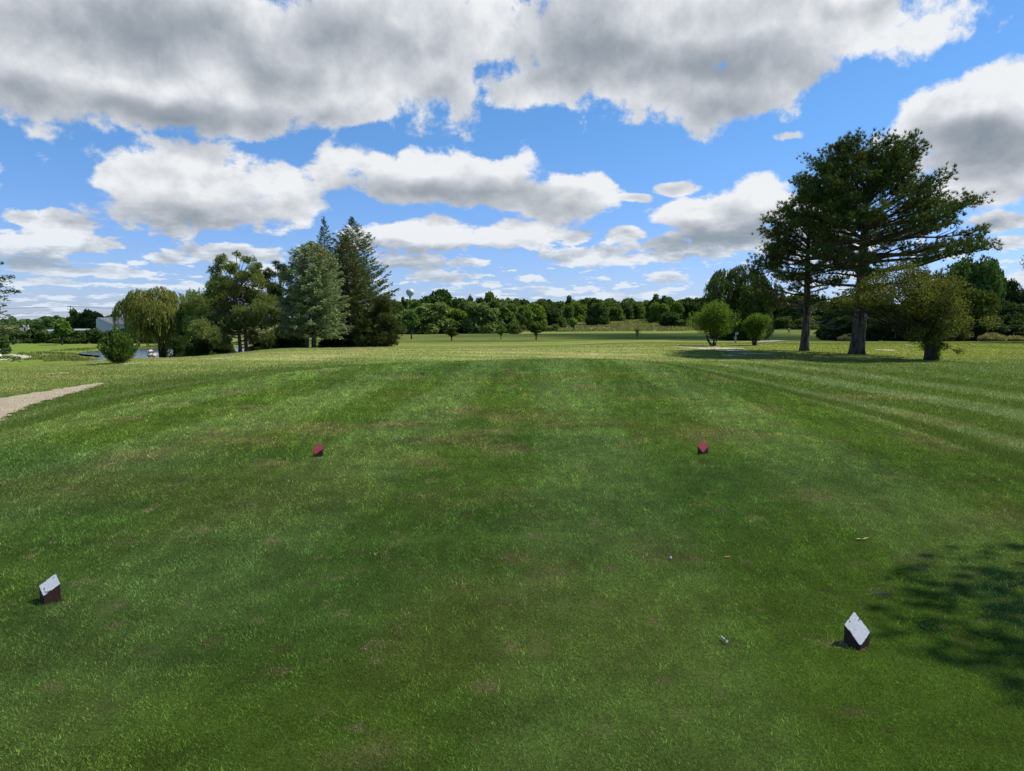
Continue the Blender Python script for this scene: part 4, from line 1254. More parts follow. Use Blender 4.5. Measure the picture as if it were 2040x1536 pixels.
# ------------------------------------------------------------------ far trees, centre: (px, depth, top row, half width, kind, tint, label)
SIL, SIL2 = (1.75, 1.62, 1.9), (1.5, 1.42, 1.6)
YG, MID, DRK, BLU = (1.7, 1.7, .8), (1.1, 1.12, .95), (.72, .80, .74), (.75, .92, 1.05)
G1 = "trees at the near edge of the wood"
G2 = "wood beyond the meadow"
FT = [
 (820, 150, 619, 19, 'slender', (1.2, 1.45, 1.3), "slender young tree with a thin pale trunk, first from the left on the fairway", "young_tree", None),
 (858, 215, 601, 46, 'round', SIL, "broad silver-green tree left of the gap of yellow-green trees", "leafy_tree", G1),
 (812, 212, 614, 28, 'round', SIL2, "silver-green tree behind the slender young tree", "leafy_tree", G1),
 (893, 236, 606, 24, 'tall', YG, "yellow-green tree behind the first crabapple, the taller of two", "leafy_tree", G1),
 (914, 232, 613, 20, 'round', YG, "yellow-green tree right above the spreading crabapple", "leafy_tree", G1),
 (930, 228, 640, 24, 'shrub', DRK, "dark shrub filling the gap between the two silver trees", "shrub", G1),
 (961, 220, 600, 38, 'round', SIL, "large silver-green tree, brightest and widest near the edge of the field", "leafy_tree", G1),
 (1004, 226, 603, 31, 'round', (.95, 1.05, 1.0), "dark rounded tree right of the large silver tree", "leafy_tree", G1),
 (1026, 214, 645, 13, 'shrub', (2.0, 1.7, 1.5), "brownish shrub at the right foot of the dark rounded tree", "shrub", G1),
 (790, 240, 599, 22, 'round', DRK, "dark tree half hidden by the right side of the spruce clump", "leafy_tree", G1),
 (780, 225, 640, 20, 'shrub', DRK, "dark shrub next to the cedar of the left clump", "shrub", G1),
 (877, 330, 575, 37, 'round', (.8, .92, .8), "highest round dark crown on the skyline, right of the water tower", "leafy_tree", G2),
 (832, 300, 597, 16, 'round', (1.0, 1.2, .9), "green crown on the skyline right below the water tower", "leafy_tree", G2),
 (803, 340, 591, 11, 'tall', DRK, "dark spiky crown left of the water tower", "leafy_tree", G2),
 (914, 320, 591, 14, 'round', DRK, "small dark crown at the right shoulder of the highest crown", "leafy_tree", G2),
 (935, 325, 588, 12, 'tall', DRK, "narrow dark crown between the highest crown and the next peak", "leafy_tree", G2),
 (930, 300, 598, 18, 'round', MID, "mid-green crown above the gap between the silver trees", "leafy_tree", G2),
 (957, 320, 592, 14, 'round', DRK, "dark crown directly behind the large silver tree", "leafy_tree", G2),
 (977, 325, 579, 15, 'tall', MID, "second highest crown, behind the gap of silver and dark tree", "leafy_tree", G2),
 (995, 310, 594, 24, 'round', (1.2, 1.1, .95), "brown-green crown behind the dark rounded tree", "leafy_tree", G2),
 (1024, 320, 594, 18, 'round', (1.0, .95, .85), "dull green crown just right of the dark rounded tree", "leafy_tree", G2),
 (1040, 345, 595, 18, 'round', DRK, "dark crown above the grey weedy slope at its left end", "leafy_tree", G2),
 (1043, 262, 607, 24, 'tall', (1.1, 1.25, .85), "tall green tree at the left end of the meadow", "leafy_tree", G2),
 (1066, 275, 603, 20, 'tall', (1.5, 1.5, .8), "olive tree second from the left along the meadow", "leafy_tree", G2),
 (1033, 250, 622, 16, 'round', DRK, "low dark tree at the left corner of the meadow", "leafy_tree", G2),
 (1090, 330, 594, 20, 'round', DRK, "dark crown above the grey bush of the meadow", "leafy_tree", G2),
 (1083, 300, 604, 16, 'tall', DRK, "dark narrow tree behind the round crabapple", "leafy_tree", G2),
 (1110, 335, 599, 18, 'round', (.95, 1.0, .8), "green crown above the pale young tree, left of the peak", "leafy_tree", G2),
 (1105, 300, 612, 18, 'round', DRK, "dark low tree above the grey bush", "leafy_tree", G2),
 (1133, 345, 588, 15, 'tall', DRK, "pointed dark crown, highest between tower and meadow tree", "leafy_tree", G2),
 (1128, 310, 606, 18, 'round', (1.0, 1.05, .75), "green tree right of the pale young tree's top", "leafy_tree", G2),
 (1150, 340, 598, 18, 'round', (1.5, 1.5, .75), "olive crown left of the lone meadow tree", "leafy_tree", G2),
 (1163, 350, 593, 13, 'round', DRK, "dark crown rising behind the lone meadow tree on its left", "leafy_tree", G2),
 (1184, 350, 593, 16, 'round', DRK, "dark crown rising straight behind the lone meadow tree", "leafy_tree", G2),
 (1190, 300, 603, 22, 'round', (.75, .88, .80), "lone dark tree standing in front of the wood on the meadow", "leafy_tree", None),
 (1207, 360, 601, 14, 'round', DRK, "dark crown right behind the lone meadow tree", "leafy_tree", G2),
 (1223, 345, 604, 19, 'round', (1.15, 1.15, .8), "green-brown tree just right of the lone meadow tree", "leafy_tree", G2),
 (1227, 370, 598, 16, 'round', MID, "crown peeping above the green-brown tree", "leafy_tree", G2),
 (1245, 365, 602, 15, 'round', DRK, "low skyline crown, first right of the green-brown tree", "leafy_tree", G2),
 (1260, 370, 603, 12, 'tall', DRK, "low skyline crown, second right of the green-brown tree", "leafy_tree", G2),
 (1274, 370, 604, 13, 'round', (1.3, 1.35, .8), "low olive crown above the thin sapling", "leafy_tree", G2),
 (1290, 375, 602, 14, 'round', DRK, "low skyline crown right above the thin sapling", "leafy_tree", G2),
 (1303, 350, 585, 17, 'tall', DRK, "highest crown of the right part of the wood, left one of two", "leafy_tree", G2),
 (1326, 345, 589, 20, 'round', (.9, 1.0, .85), "rounded crown right of the highest crown in the right part", "leafy_tree", G2),
 (1312, 320, 602, 20, 'round', (1.35, 1.4, .8), "olive tree below the two high crowns of the right part", "leafy_tree", G2),
 (1345, 330, 600, 15, 'round', (1.3, 1.4, .8), "pale green tree left of the bright small tree", "leafy_tree", G2),
 (1366, 340, 592, 18, 'round', DRK, "dark crown seen over the left edge of the bright small tree", "leafy_tree", G2),
 (1388, 330, 592, 18, 'round', DRK, "dark crown behind the bright small tree", "leafy_tree", G2),
 (1410, 320, 590, 20, 'round', DRK, "dark crown behind the middle of the bright small tree", "leafy_tree", G2),
 (1117, 278, 630, 11, 'round', (1.2, 1.15, 1.15), "grey round bush standing in the meadow", "bush", None),
 (1142, 246, 634, 9, 'slender', (1.9, 2.1, 1.6), "pale green young tree at the front of the meadow", "young_tree", None),
 (1335, 285, 620, 19, 'round', (.65, .75, .75), "dark bushy tree at the right end of the meadow", "leafy_tree", None),
 (1360, 280, 636, 14, 'shrub', (1.1, 1.0, .9), "brownish shrub left of the bright small tree", "shrub", None),
 (1107, 243, 645, 8, 'shrub', (1.3, 1.4, 1.2), "low weedy shrub at the foot of the grey bush", "shrub", None),
 (1093, 245, 651, 9, 'shrub', (1.0, 1.05, .9), "low weedy shrub right of the round crabapple", "shrub", None),
 # right: gap between the small tree and the pines, and the wood behind the pines
 (1520, 255, 600, 40, 'round', DRK, "dark tree far behind the smallest bright tree", "leafy_tree", G1),
 (1570, 250, 598, 42, 'round', DRK, "dark tree far behind the walking golfer", "leafy_tree", G1),
 (1625, 240, 600, 40, 'round', DRK, "dark tree far behind the smaller pine's trunk", "leafy_tree", G1),
 (1560, 225, 630, 22, 'shrub', (.9, .9, .7), "shrub at the far end of the right fairway", "shrub", G1),
 (1600, 222, 632, 24, 'shrub', (1.4, 1.2, .9), "brownish shrub above the walking golfer", "shrub", G1),
]
G3 = "dark wood behind the big pines"
FT += [
 (1674, 128, 592, 42, 'round', DRK, "dark tree between the two big pine trunks", "leafy_tree", G3),
 (1612, 246, 590, 34, 'round', DRK, "dark tree right behind the smaller pine's trunk", "leafy_tree", G3),
 (1735, 112, 578, 52, 'round', (.7, .85, .85), "dark tree right behind the thick pine trunk", "leafy_tree", G3),
 (1790, 100, 605, 40, 'round', (.7, .95, 1.0), "dark blue-green tree low behind the crabapple", "leafy_tree", G3),
 (1835, 110, 560, 50, 'tall', DRK, "dark tree straight behind the crabapple crown", "leafy_tree", G3),
 (1890, 106, 545, 44, 'tall', (.9, 1.0, .85), "dark tree over the right shoulder of the crabapple", "leafy_tree", G3),
 (1932, 92, 508, 44, 'tall', (1.0, 1.2, 1.15), "tallest broad tree right of the big pine", "leafy_tree", G3),
 (1970, 104, 516, 24, 'slender', (1.0, 1.25, 1.25), "pointed tree beside the tallest broad tree", "leafy_tree", G3),
 (1925, 84, 572, 46, 'round', (1.0, .92, .75), "olive and rusty tree in front of the tallest broad tree", "leafy_tree", G3),
 (2000, 112, 557, 34, 'round', (.45, .5, .5), "very dark round tree right of the pointed tree", "leafy_tree", G3),
 (2045, 118, 575, 40, 'round', MID, "mid-green tree on the skyline at the right edge", "leafy_tree", G3),
 (2050, 92, 605, 46, 'round', (1.1, 1.25, .9), "green tree low at the right edge of the wood", "leafy_tree", G3),
 (1985, 88, 598, 46, 'round', (.6, .7, .65), "dark tree above the dry weeds", "leafy_tree", G3),
 (1940, 86, 615, 40, 'round', (.6, .7, .65), "dark tree at the foot of the olive and rusty tree", "leafy_tree", G3),
 (1880, 90, 620, 40, 'round', (.55, .68, .65), "dark tree low behind the crabapple trunk", "leafy_tree", G3),
 (2110, 100, 560, 60, 'round', DRK, "dark tree cut by the right edge", "leafy_tree", G3),
 (1700, 104, 628, 44, 'shrub', (.55, .65, .6), "dark undergrowth shrub behind the thick pine trunk", "shrub", G3),
 (1760, 98, 634, 40, 'shrub', (.5, .6, .6), "dark undergrowth shrub right of the thick pine trunk", "shrub", G3),
 (1825, 96, 636, 44, 'shrub', (.5, .6, .6), "dark undergrowth shrub left of the crabapple trunk", "shrub", G3),
 (1960, 82, 640, 40, 'shrub', (.5, .6, .55), "dark undergrowth shrub behind the dry weeds", "shrub", G3),
 (2020, 84, 638, 40, 'shrub', (.6, .7, .6), "dark undergrowth shrub at the right edge", "shrub", G3),
 (1672, 118, 632, 30, 'shrub', (.5, .6, .6), "dark undergrowth shrub between the pine trunks", "shrub", G3),
 (1462, 112, 640, 40, 'shrub', (.6, .7, .65), "dark shrub behind the grey post", "shrub", None),
 (1498, 106, 566, 34, 'round', (.8, .78, .72), "brownish dark tree left of the smaller pine's crown", "leafy_tree", G3),
 (1580, 238, 582, 40, 'round', DRK, "dark tree tucked under the left side of the smaller pine", "leafy_tree", G3),
]
# left: beyond the pond
G4, G5, G6 = "hedge beyond the pond", "trees around the farm building", "distant hill trees on the left"
FT += [
 (125, 232, 636, 18, 'slender', (1.05, 1.3, .9), "egg-shaped green tree standing alone on the far left lawn", "leafy_tree", None),
 (4, 170, 660, 13, 'tall', (.9, 1.2, .9), "small rounded tree at the left edge above the cart", "leafy_tree", None),
 (160, 330, 615, 18, 'tall', (.6, .68, .65), "dark tree under the utility pole", "leafy_tree", G5),
 (178, 325, 615, 17, 'tall', (.5, .6, .55), "dark tree right of the one under the utility pole", "leafy_tree", G5),
 (194, 320, 620, 19, 'round', (.5, .6, .55), "dark spreading tree touching the farm building", "leafy_tree", G5),
 (148, 340, 624, 12, 'tall', (.6, .7, .7), "thin dark tree left of the utility pole", "leafy_tree", G5),
 (232, 420, 619, 12, 'round', DRK, "tree rising behind the roof of the farm building", "leafy_tree", G5),
 (218, 400, 628, 14, 'round', DRK, "low crown behind the ridge of the farm building", "leafy_tree", G5),
 (262, 330, 640, 16, 'round', DRK, "dark tree right of the farm building under the willow", "leafy_tree", G5),
 (285, 300, 645, 22, 'round', DRK, "dark tree seen under the left curtain of the willow", "leafy_tree", G5),
 (78, 360, 640, 13, 'round', DRK, "dark round tree between white shed and egg-shaped tree", "leafy_tree", G5),
 (98, 400, 632, 14, 'round', BLU, "bluish tree behind the egg-shaped tree's left side", "leafy_tree", G5),
]
rh = np.random.default_rng(90)
hed = []
for i, px in enumerate([-8, 14, 32, 50, 68, 88, 108, 140, 158, 176, 196, 214, 240, 262, 285, 305]):
    hed.append((px, 246 + rh.uniform(-3, 6), 656 + rh.uniform(-4, 7), 15 + rh.uniform(-2, 4), 'shrub', tuple(np.array([.62, .72, .68]) * rh.uniform(.8, 1.3)), None, "hedge_shrub", G4))
place_words = ["at the left edge behind the small rounded tree", "right of the small rounded tree", "left of the white shed", "below the white shed", "right below the white shed", "left of the egg-shaped tree",
  "directly left of the egg-shaped tree's trunk", "directly right of the egg-shaped tree's trunk", "under the utility pole", "under the dark trees, left part", "under the dark trees, right part",
  "in front of the farm building's gable", "in front of the farm building's doorway", "right of the juniper's top", "behind the left edge of the willow", "behind the willow's hanging curtain"]
for k_, h_ in enumerate(hed):
    FT.append(h_[:6] + ("dark hedge shrub " + place_words[k_],) + h_[7:])
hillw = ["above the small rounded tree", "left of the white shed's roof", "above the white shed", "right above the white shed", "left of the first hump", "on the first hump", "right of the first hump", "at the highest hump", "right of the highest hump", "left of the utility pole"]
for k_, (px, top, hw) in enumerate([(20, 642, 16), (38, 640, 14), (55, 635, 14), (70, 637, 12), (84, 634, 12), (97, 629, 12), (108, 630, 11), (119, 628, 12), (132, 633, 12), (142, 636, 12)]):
    FT.append((px, 820, top, hw, 'round', (.8, 1.1, 1.5), "haze-tinted distant tree " + hillw[k_], "leafy_tree", G6))  # blue tint puts distance haze into the leaf colour
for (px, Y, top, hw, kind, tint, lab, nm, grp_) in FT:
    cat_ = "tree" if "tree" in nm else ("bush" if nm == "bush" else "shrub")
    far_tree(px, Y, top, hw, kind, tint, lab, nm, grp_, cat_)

# the wood goes on behind the trees one can tell apart
def wood_mass(name, spans, mat, label_seed, tint):
    rng = np.random.default_rng(label_seed)
    C, A, S = [], [], []
    for (px0, px1, Y0, Y1, top, n, sz) in spans:
        px = rng.uniform(px0, px1, n); Yr = rng.uniform(Y0, Y1, n)
        x = (px - CX) / FPX * Yr; gz_ = H(x, Yr)
        hump = fbm(px / 14.0, Yr * 0, 3, label_seed) * 1.1 - .35
        hh = (topz(top, 1.0) - CAMZ) * Yr + CAMZ - gz_ + hump * 4.5 * Yr / 400
        u = rng.uniform(0, 1, n) ** .8
        C.append(np.column_stack([x, Yr, gz_ + hh * u])); S.append(sz * rng.uniform(.6, 1.3, n))
    C = np.concatenate(C); S = np.concatenate(S)
    o_ = MB().leaves(C, rng.normal(size=C.shape), S, S * .75, rng).build(name, M[mat])
    o_.color = (*tint, 1.0)
    return tag(o_, kind='stuff')
wood_mass("distant_wood", [(740, 1480, 395, 470, 603, 60000, 1.3), (1480, 1700, 265, 330, 602, 14000, 1.1)], 'leaf', 301, (.8, .9, .9))
wood_mass("distant_hill_wood", [(-120, 320, 700, 900, 640, 22000, 2.6), (150, 330, 420, 480, 636, 9000, 1.4)], 'leaf', 302, (.75, 1.0, 1.35))  # the hill wood's blue tint paints haze into its leaves

# big loose tree behind the small bright ones
Y = 112.0
g = put(1455, Y)
lbw = lob([(1420, 570, 20), (1440, 555, 24), (1470, 548, 24), (1495, 560, 24), (1450, 585, 28), (1490, 595, 30), (1425, 595, 18), (1520, 580, 22), (1460, 620, 30), (1505, 625, 30)], 1455, Y); lbw[:, 1] *= 5
willow_tree(g, topz(530, Y) - g[2], 6, 5, "dark loose-crowned tree behind the two small bright trees", 52, mat='spruce', lobes=lbw, n=1700, drop=(1.0, 3.0), size=.5, name="loose_crowned_tree")

# small crabapples out on the fairway
def field_tree(px, row, top, hw, kind, tint, lab, nm="crabapple_tree", grp_="small trees on the far fairway", d0=100, d1=200):
    best = min(np.linspace(d0, d1, 60), key=lambda Y_: abs(row_of(Y_, at_depth(px, Y_)[2]) - row))
    return far_tree(px, best, top, hw, kind, tint, lab, nm, grp_, "tree")
field_tree(900, 678.5, 652, 17, 'small', (1.5, 1.3, .7), "low spreading olive crabapple, left one of three on the far fairway")
field_tree(998, 676, 648, 12, 'small', (1.35, 1.45, .8), "narrow green crabapple, middle one of three on the far fairway")
field_tree(1068, 677, 645, 17, 'small', (.8, .85, .6), "round dark crabapple, right one of three on the far fairway")
rng = np.random.default_rng(66)
best = min(np.linspace(100, 200, 60), key=lambda Y_: abs(row_of(Y_, at_depth(1269, Y_)[2]) - 677))
broad_tree(at_depth(1269, best), topz(648, best) - at_depth(1269, best)[2], .8, .8, .5, "thin sparse sapling alone on the far fairway", 67, "sapling", 'crab', nl=14, nleaf=520, size=.13, trunk_r=.05)

# blue spruce cut by the left edge, broad tree cut by the right edge
Y = 46.0
g = at_depth(-68, Y)
wf3 = lambda u: float(np.interp(u, [0, .14, .26, .37, .47, .63, .85, 1.0], [.85, .86, .84, .66, .98, .52, .2, .05]))
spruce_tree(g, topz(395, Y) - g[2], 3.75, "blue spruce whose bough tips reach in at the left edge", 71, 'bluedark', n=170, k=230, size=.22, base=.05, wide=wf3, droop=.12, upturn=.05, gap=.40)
Y = 60.0
g = at_depth(2118, Y)
broad_tree(g, topz(470, Y) - g[2], 4.9, 3.8, 3.0, "broad tree at the right edge with only its leafy branch ends showing", 72, "leafy_tree", 'leaf', nl=20, nleaf=15000, size=.15, trunk_r=.2)
# tall tree right of the tee, outside the picture, whose shadow lies on the turf
g = np.array([9.15, 3.7, H(9.15, 3.7)])
broad_tree(g, 9.0, 3.0, 3.0, 3.2, "broad tree right of the tee that throws its shade on the turf", 73, "shade_tree", 'leaf', nl=30, nleaf=42000, size=.16, trunk_r=.22)
g = np.array([8.1, 1.3, H(8.1, 1.3)])
broad_tree(g, 9.5, 3.0, 3.0, 3.2, "second broad tree right of the tee, behind the viewer's shoulder", 74, "shade_tree", 'leaf', nl=30, nleaf=34000, size=.17, trunk_r=.22)

# dry weeds in front of the wood at the right, weeds by the pond
def weed_bush(px, Y, top, hw, label, seed, mat='dryleaf', grp_="dry weed clumps at the wood's edge"):
    rng = np.random.default_rng(seed)
    g = at_depth(px, Y); h_ = topz(top, Y) - g[2]; w_ = hw / pxm(Y)
    n = 2600
    a_ = rng.uniform(0, 6.28, n); q = rng.uniform(0, 1, n) ** .5
    x_, y_ = w_ * q * np.cos(a_), w_ * .6 * q * np.sin(a_)
    hh = h_ * (1 - .55 * q ** 2) * rng.uniform(.55, 1.05, n)
    C = np.column_stack([x_, y_, hh * rng.uniform(.35, .95, n)])
    A = np.column_stack([x_ * .3 / w_, y_ * .3 / w_, np.ones(n)]) + rng.normal(size=(n, 3)) * .3
    o_ = MB().leaves(C, A, .30, .07, rng).build("weed_clump", M[mat], None, loc=g)
    tag(o_, label, "weeds", grp_)
weed_bush(1975, 66, 662, 27, "tallest pale dry weed clump below the very dark tree", 81)
weed_bush(2020, 68, 668, 22, "lower dry weed clump near the right edge", 82)
weed_bush(1690, 96, 664, 22, "faint dry weed clump behind the thick pine trunk", 83)

# ------------------------------------------------------------------ water tower
m_tank = plain_mat("tank_paint", (.46, .48, .47), (.38, .40, .39), .15, .5, .3, bs=.05)
Y = 1500.0
p = at(817, 580, Y)
zb = H(p[0], Y)
zt, zm = topz(574.5, Y), topz(591.5, Y)
Rt = 8.2 / pxm(Y)
root = empty("water_tower", (p[0], Y, zb), "pale bulb-shaped water tower far off above the trees", "water tower")
hb = zt - zm; zc = zm - zb
th = np.linspace(0, 1, 15)
prof = [(1.5, zc - .5)] + [(Rt * v_, zc + hb * u_) for u_, v_ in [(0.0, .22), (.10, .40), (.22, .68), (.36, .90), (.50, 1.0), (.66, .98), (.80, .82), (.91, .55), (.97, .3), (1.0, .02)]]
MB().lathe(prof, seg=28).build("tank", m_tank, root, True)
MB().lathe([(4.2, 0), (2.6, 5), (1.9, zc * .5), (1.9, zc * .9), (2.6, zc + .4)], seg=18).build("stem", m_tank, root, True)
MB().lathe([(.9, 0), (.9, 1.2), (.05, 1.5)], (0, 0, zc + hb - .3), 10).build("vent", m_tank, root)

# ------------------------------------------------------------------ farm building, shed, low shelter
m_wall = plain_mat("pale_siding", (.66, .65, .58), (.60, .59, .53), .6, .7, .2, bs=.05)
m_roof = plain_mat("grey_shingles", (.26, .25, .225), (.32, .31, .28), 1.2, .85, .1)
m_trim = plain_mat("white_trim", (.75, .75, .73), (.68, .68, .66), 2., .6, .2)
m_darkin = plain_mat("painted_opening_shade", (.012, .012, .014), (.02, .02, .02), 2., .9, .05)  # near-black: shade of an opening put into the colour
Y = 300.0
g = at_depth(208, Y)
ztop, zeave = topz(633, Y) - g[2], topz(646, Y) - g[2]
m_ = 1 / pxm(Y)
root = empty("farm_building", g, "pale house-like building with a long grey roof and a white garage door", "building")
root.rotation_euler = (0, 0, R(4))
Wd, Ln = 10.0, 50 * m_                     # depth of the gable along y, ridge runs along x
x0, x1 = 0.0, Ln
yn, yf = 0.0, Wd
v = [[x0, yn, 0], [x1, yn, 0], [x1, yf, 0], [x0, yf, 0], [x0, yn, zeave], [x1, yn, zeave], [x1, yf, zeave], [x0, yf, zeave], [x0, Wd / 2, ztop], [x1, Wd / 2, ztop]]
mw = MB().add(v, [[0, 1, 5, 4], [2, 3, 7, 6], [1, 2, 6, 5], [3, 0, 4, 7]]); mw.add([v[4], v[7], v[8]], [[0, 1, 2]]); mw.add([v[5], v[9], v[6]], [[0, 1, 2]])
mw.build("wall", m_wall, root)
ov = .5
sl = (ztop - zeave) / (Wd / 2)
mr = MB()
for sg in (0, 1):
    ye = -ov if sg == 0 else Wd + ov
    ze = zeave - sl * ov
    a_ = [[x0 - ov, ye, ze], [x1 + ov, ye, ze], [x1 + ov, Wd / 2, ztop], [x0 - ov, Wd / 2, ztop]]
    b_ = [[q[0], q[1], q[2] + .25] for q in a_]
    mr.add(a_ + b_, [[0, 1, 2, 3], [4, 5, 6, 7], [0, 1, 5, 4], [1, 2, 6, 5], [2, 3, 7, 6], [3, 0, 4, 7]])
rf = mr.build("roof", m_roof, root)
MB().box((Ln * .78, -.06, 1.6), (Ln * .26, .1, 3.4)).build("doorway", m_darkin, root)  # dark slab on the wall, stands for the shaded opening
MB().box((Ln * .30, -.07, 1.35), (Ln * .30, .12, 2.6)).build("garage_door", m_trim, root)
MB().box((Ln * .63, -.09, zeave / 2), (.35, .2, zeave)).box((Ln * .93, -.09, zeave / 2), (.35, .2, zeave)).build("trim", m_trim, root)
# front gable that faces the tee
gx0, gx1 = -1.5, 24 * m_
vv = [[gx0, -2.5, 0], [gx1, -2.5, 0], [gx1, -2.5, zeave * .95], [gx0, -2.5, zeave * .95 + (gx1 - gx0) * .0], [gx0, -2.5, ztop - .1]]
mg = MB().add([[gx0, -2.5, 0], [gx1, -2.5, 0], [gx1, -2.5, zeave - .1], [gx0 + 1.0, -2.5, ztop - .3], [gx0, -2.5, ztop - .5]], np.array([[0, 1, 2], [0, 2, 3], [0, 3, 4]]))
mg.add([[gx1, -2.5, 0], [gx1, 0, 0], [gx1, 0, zeave - .1], [gx1, -2.5, zeave - .1]], [[0, 1, 2, 3]])
mg.build("gable_wall", m_wall, root)
MB().add([[gx0 + .8, -2.9, ztop - .15], [gx1 + .5, -2.9, zeave - .25], [gx1 + .5, 2.5, zeave - .25], [gx0 + .8, 4.5, ztop - .15],
          [gx0 + .8, -2.9, ztop + .1], [gx1 + .5, -2.9, zeave], [gx1 + .5, 2.5, zeave], [gx0 + .8, 4.5, ztop + .1]],
         [[0, 1, 2, 3], [4, 5, 6, 7], [0, 1, 5, 4], [1, 2, 6, 5]]).build("gable_roof", m_roof, root)
MB().add([[gx0 + .8, -2.95, ztop - .25], [gx1 + .5, -2.95, zeave - .4], [gx1 + .5, -2.95, zeave + .05], [gx0 + .8, -2.95, ztop + .15]], [[0, 1, 2, 3]]).build("barge_board", m_trim, root)

def shed(px0, px1, top, eave, Y, label, name="shed", wallm=m_trim, roofm=None, openf=False):
    g = at_depth(px0, Y); w_ = (px1 - px0) / pxm(Y)
    zt_, ze_ = topz(top, Y) - g[2], topz(eave, Y) - g[2]
    r = empty(name, g, label, "building")
    d_ = min(w_ * .6, 6)
    if openf:
        for t_ in np.linspace(.03, .97, 5):
            MB().box((w_ * t_, .2, ze_ / 2), (.25, .25, ze_)).build("post", wallm, r)
            MB().box((w_ * t_, d_, ze_ / 2), (.25, .25, ze_)).build("post", wallm, r)
    else:
        MB().box((w_ / 2, d_ / 2, ze_ / 2), (w_, d_, ze_)).build("wall", wallm, r)
        MB().box((w_ * .5, -.04, ze_ * .45), (w_ * .18, .06, ze_ * .7)).build("door", m_darkin, r)
    MB().add([[-.4, -.5, ze_], [w_ + .4, -.5, ze_], [w_ + .4, d_ / 2, zt_], [-.4, d_ / 2, zt_], [-.4, d_ + .5, ze_], [w_ + .4, d_ + .5, ze_]],
             [[0, 1, 2, 3], [3, 2, 5, 4]]).build("roof", roofm or m_trim, r)
m_pale = plain_mat("pale_metal_roof", (.52, .50, .46), (.60, .58, .54), 1., .5, .4)
shed(45, 60, 647.5, 650, 420, "small white shed among dark trees at the far left", wallm=m_trim, roofm=m_pale)
shed(140, 176, 655, 658, 300, "low open shelter with a pale flat roof beside the dark trees", name="shelter", roofm=m_pale, openf=True)
shed(88, 106, 656.5, 659.5, 310, "low pale shed left of the egg-shaped tree", name="shed", wallm=m_wall, roofm=m_pale)

# ------------------------------------------------------------------ utility line
m_pole = plain_mat("weathered_pole", (.11, .10, .10), (.16, .15, .145), 1., .9, .1)
m_wire = plain_mat("wire", (.10, .11, .12), (.12, .13, .14), 1., .6, .2)
poles = []
def pole(px, Y, top, label, arms=3):
    g = at_depth(px, Y); h_ = topz(top, Y) - g[2]
    r = empty("utility_pole", g, label, "utility pole", "utility poles beyond the lawn")
    MB().tube([[0, 0, -.5], [0, 0, h_ * .5], [0, 0, h_]], [.22, .19, .15], 8).build("post", m_pole, r, True)
    for k_ in range(arms):
        MB().box((0, -.2, h_ - .5 - k_ * 1.35), (3.0 - .4 * (k_ % 2), .16, .18)).build("crossarm", m_pole, r)
    for k_ in range(arms):
        for sx in (-1.3, 1.3):
            MB().lathe([(.07, 0), (.09, .12), (.03, .26)], (sx * (.9 if k_ % 2 else 1), -.2, h_ - .41 - k_ * 1.35), 8).build("insulator", m_trim, r)
    poles.append(g + [0, 0, h_])
    return r
pole(-330, 330, 606, "utility pole of the power line outside the left edge")
pole(145, 352, 609, "dark utility pole with three crossarms beside the dark trees")
pole(560, 380, 612, "utility pole of the power line behind the left clump")
pole(95, 430, 645, "short distant utility pole left of the egg-shaped tree", 1)
t_ = np.linspace(0, 1, 15)
nm_ = ["top left", "top right", "lower left", "lower right"]
for s_i in range(2):
    a_, b_ = poles[s_i], poles[s_i + 1]
    for k_, (off, dz_) in enumerate([(-1.2, .0 - .4), (1.2, -.4), (-1.1, -3.1)]):
        P = a_[None] * (1 - t_)[:, None] + b_[None] * t_[:, None]
        P[:, 2] += dz_ + .15 - 1.6 * 4 * t_ * (1 - t_); P[:, 0] += off
        w_ = MB().tube(P, .035, 4, cap=False).build("power_line", m_wire, None)
        tag(w_, "thin %s power line %s the utility pole with three crossarms" % (["front", "back", "lower"][k_], ["left of", "right of"][s_i]), "power line", "power lines")

# ------------------------------------------------------------------ golf cart on the far left path, golfers, post
m_white = plain_mat("white_plastic", (.72, .73, .72), (.64, .65, .64), 3., .4, .4, bs=.02)
m_blk = plain_mat("black_rubber", (.02, .02, .02), (.03, .03, .03), 5., .8, .2)
m_glass = plain_mat("windscreen", (.10, .13, .15), (.12, .15, .17), 3., .08, .6, bs=.0)
m_steel = plain_mat("steel", (.40, .41, .42), (.33, .34, .35), 5., .4, .5, .6)
g = at_depth(-12, 148)
cart = empty("golf_cart", g, "white golf cart with a roof on the concrete path at the left edge", "golf cart")
cart.rotation_euler = (0, 0, R(10))
MB().box((0, 0, .48), (2.3, 1.15, .28)).box((.85, 0, .72), (.6, 1.1, .35), taper=.8).box((-.8, 0, .75), (.7, 1.1, .4), taper=.9).build("body", m_white, cart)
MB().box((0, 0, 1.85), (1.9, 1.25, .09), taper=.93).build("roof", m_white, cart)
mbx = MB()
for sx in (-.75, .75):
    for sy in (-.52, .52): mbx.tube([[sx, sy, .7], [sx * .9, sy, 1.82]], .025, 6)
mbx.build("roof_posts", m_blk, cart)
MB().box((.78, 0, 1.3), (.03, 1.0, .75)).build("windscreen", m_glass, cart)
MB().box((-.15, 0, .78), (.55, 1.05, .16)).box((-.42, 0, 1.05), (.12, 1.05, .5)).build("seat", m_blk, cart)
for sx in (-.78, .8):
    for sy in (-.55, .55):
        w = MB().lathe([(.0, -.1), (.16, -.1), (.23, -.07), (.24, 0), (.23, .07), (.16, .1), (.0, .1)], seg=18)
        w.v = [vv_[:, [0, 2, 1]] + [sx, sy, .24] for vv_ in w.v]
        w.build("wheel", m_blk, cart, True)

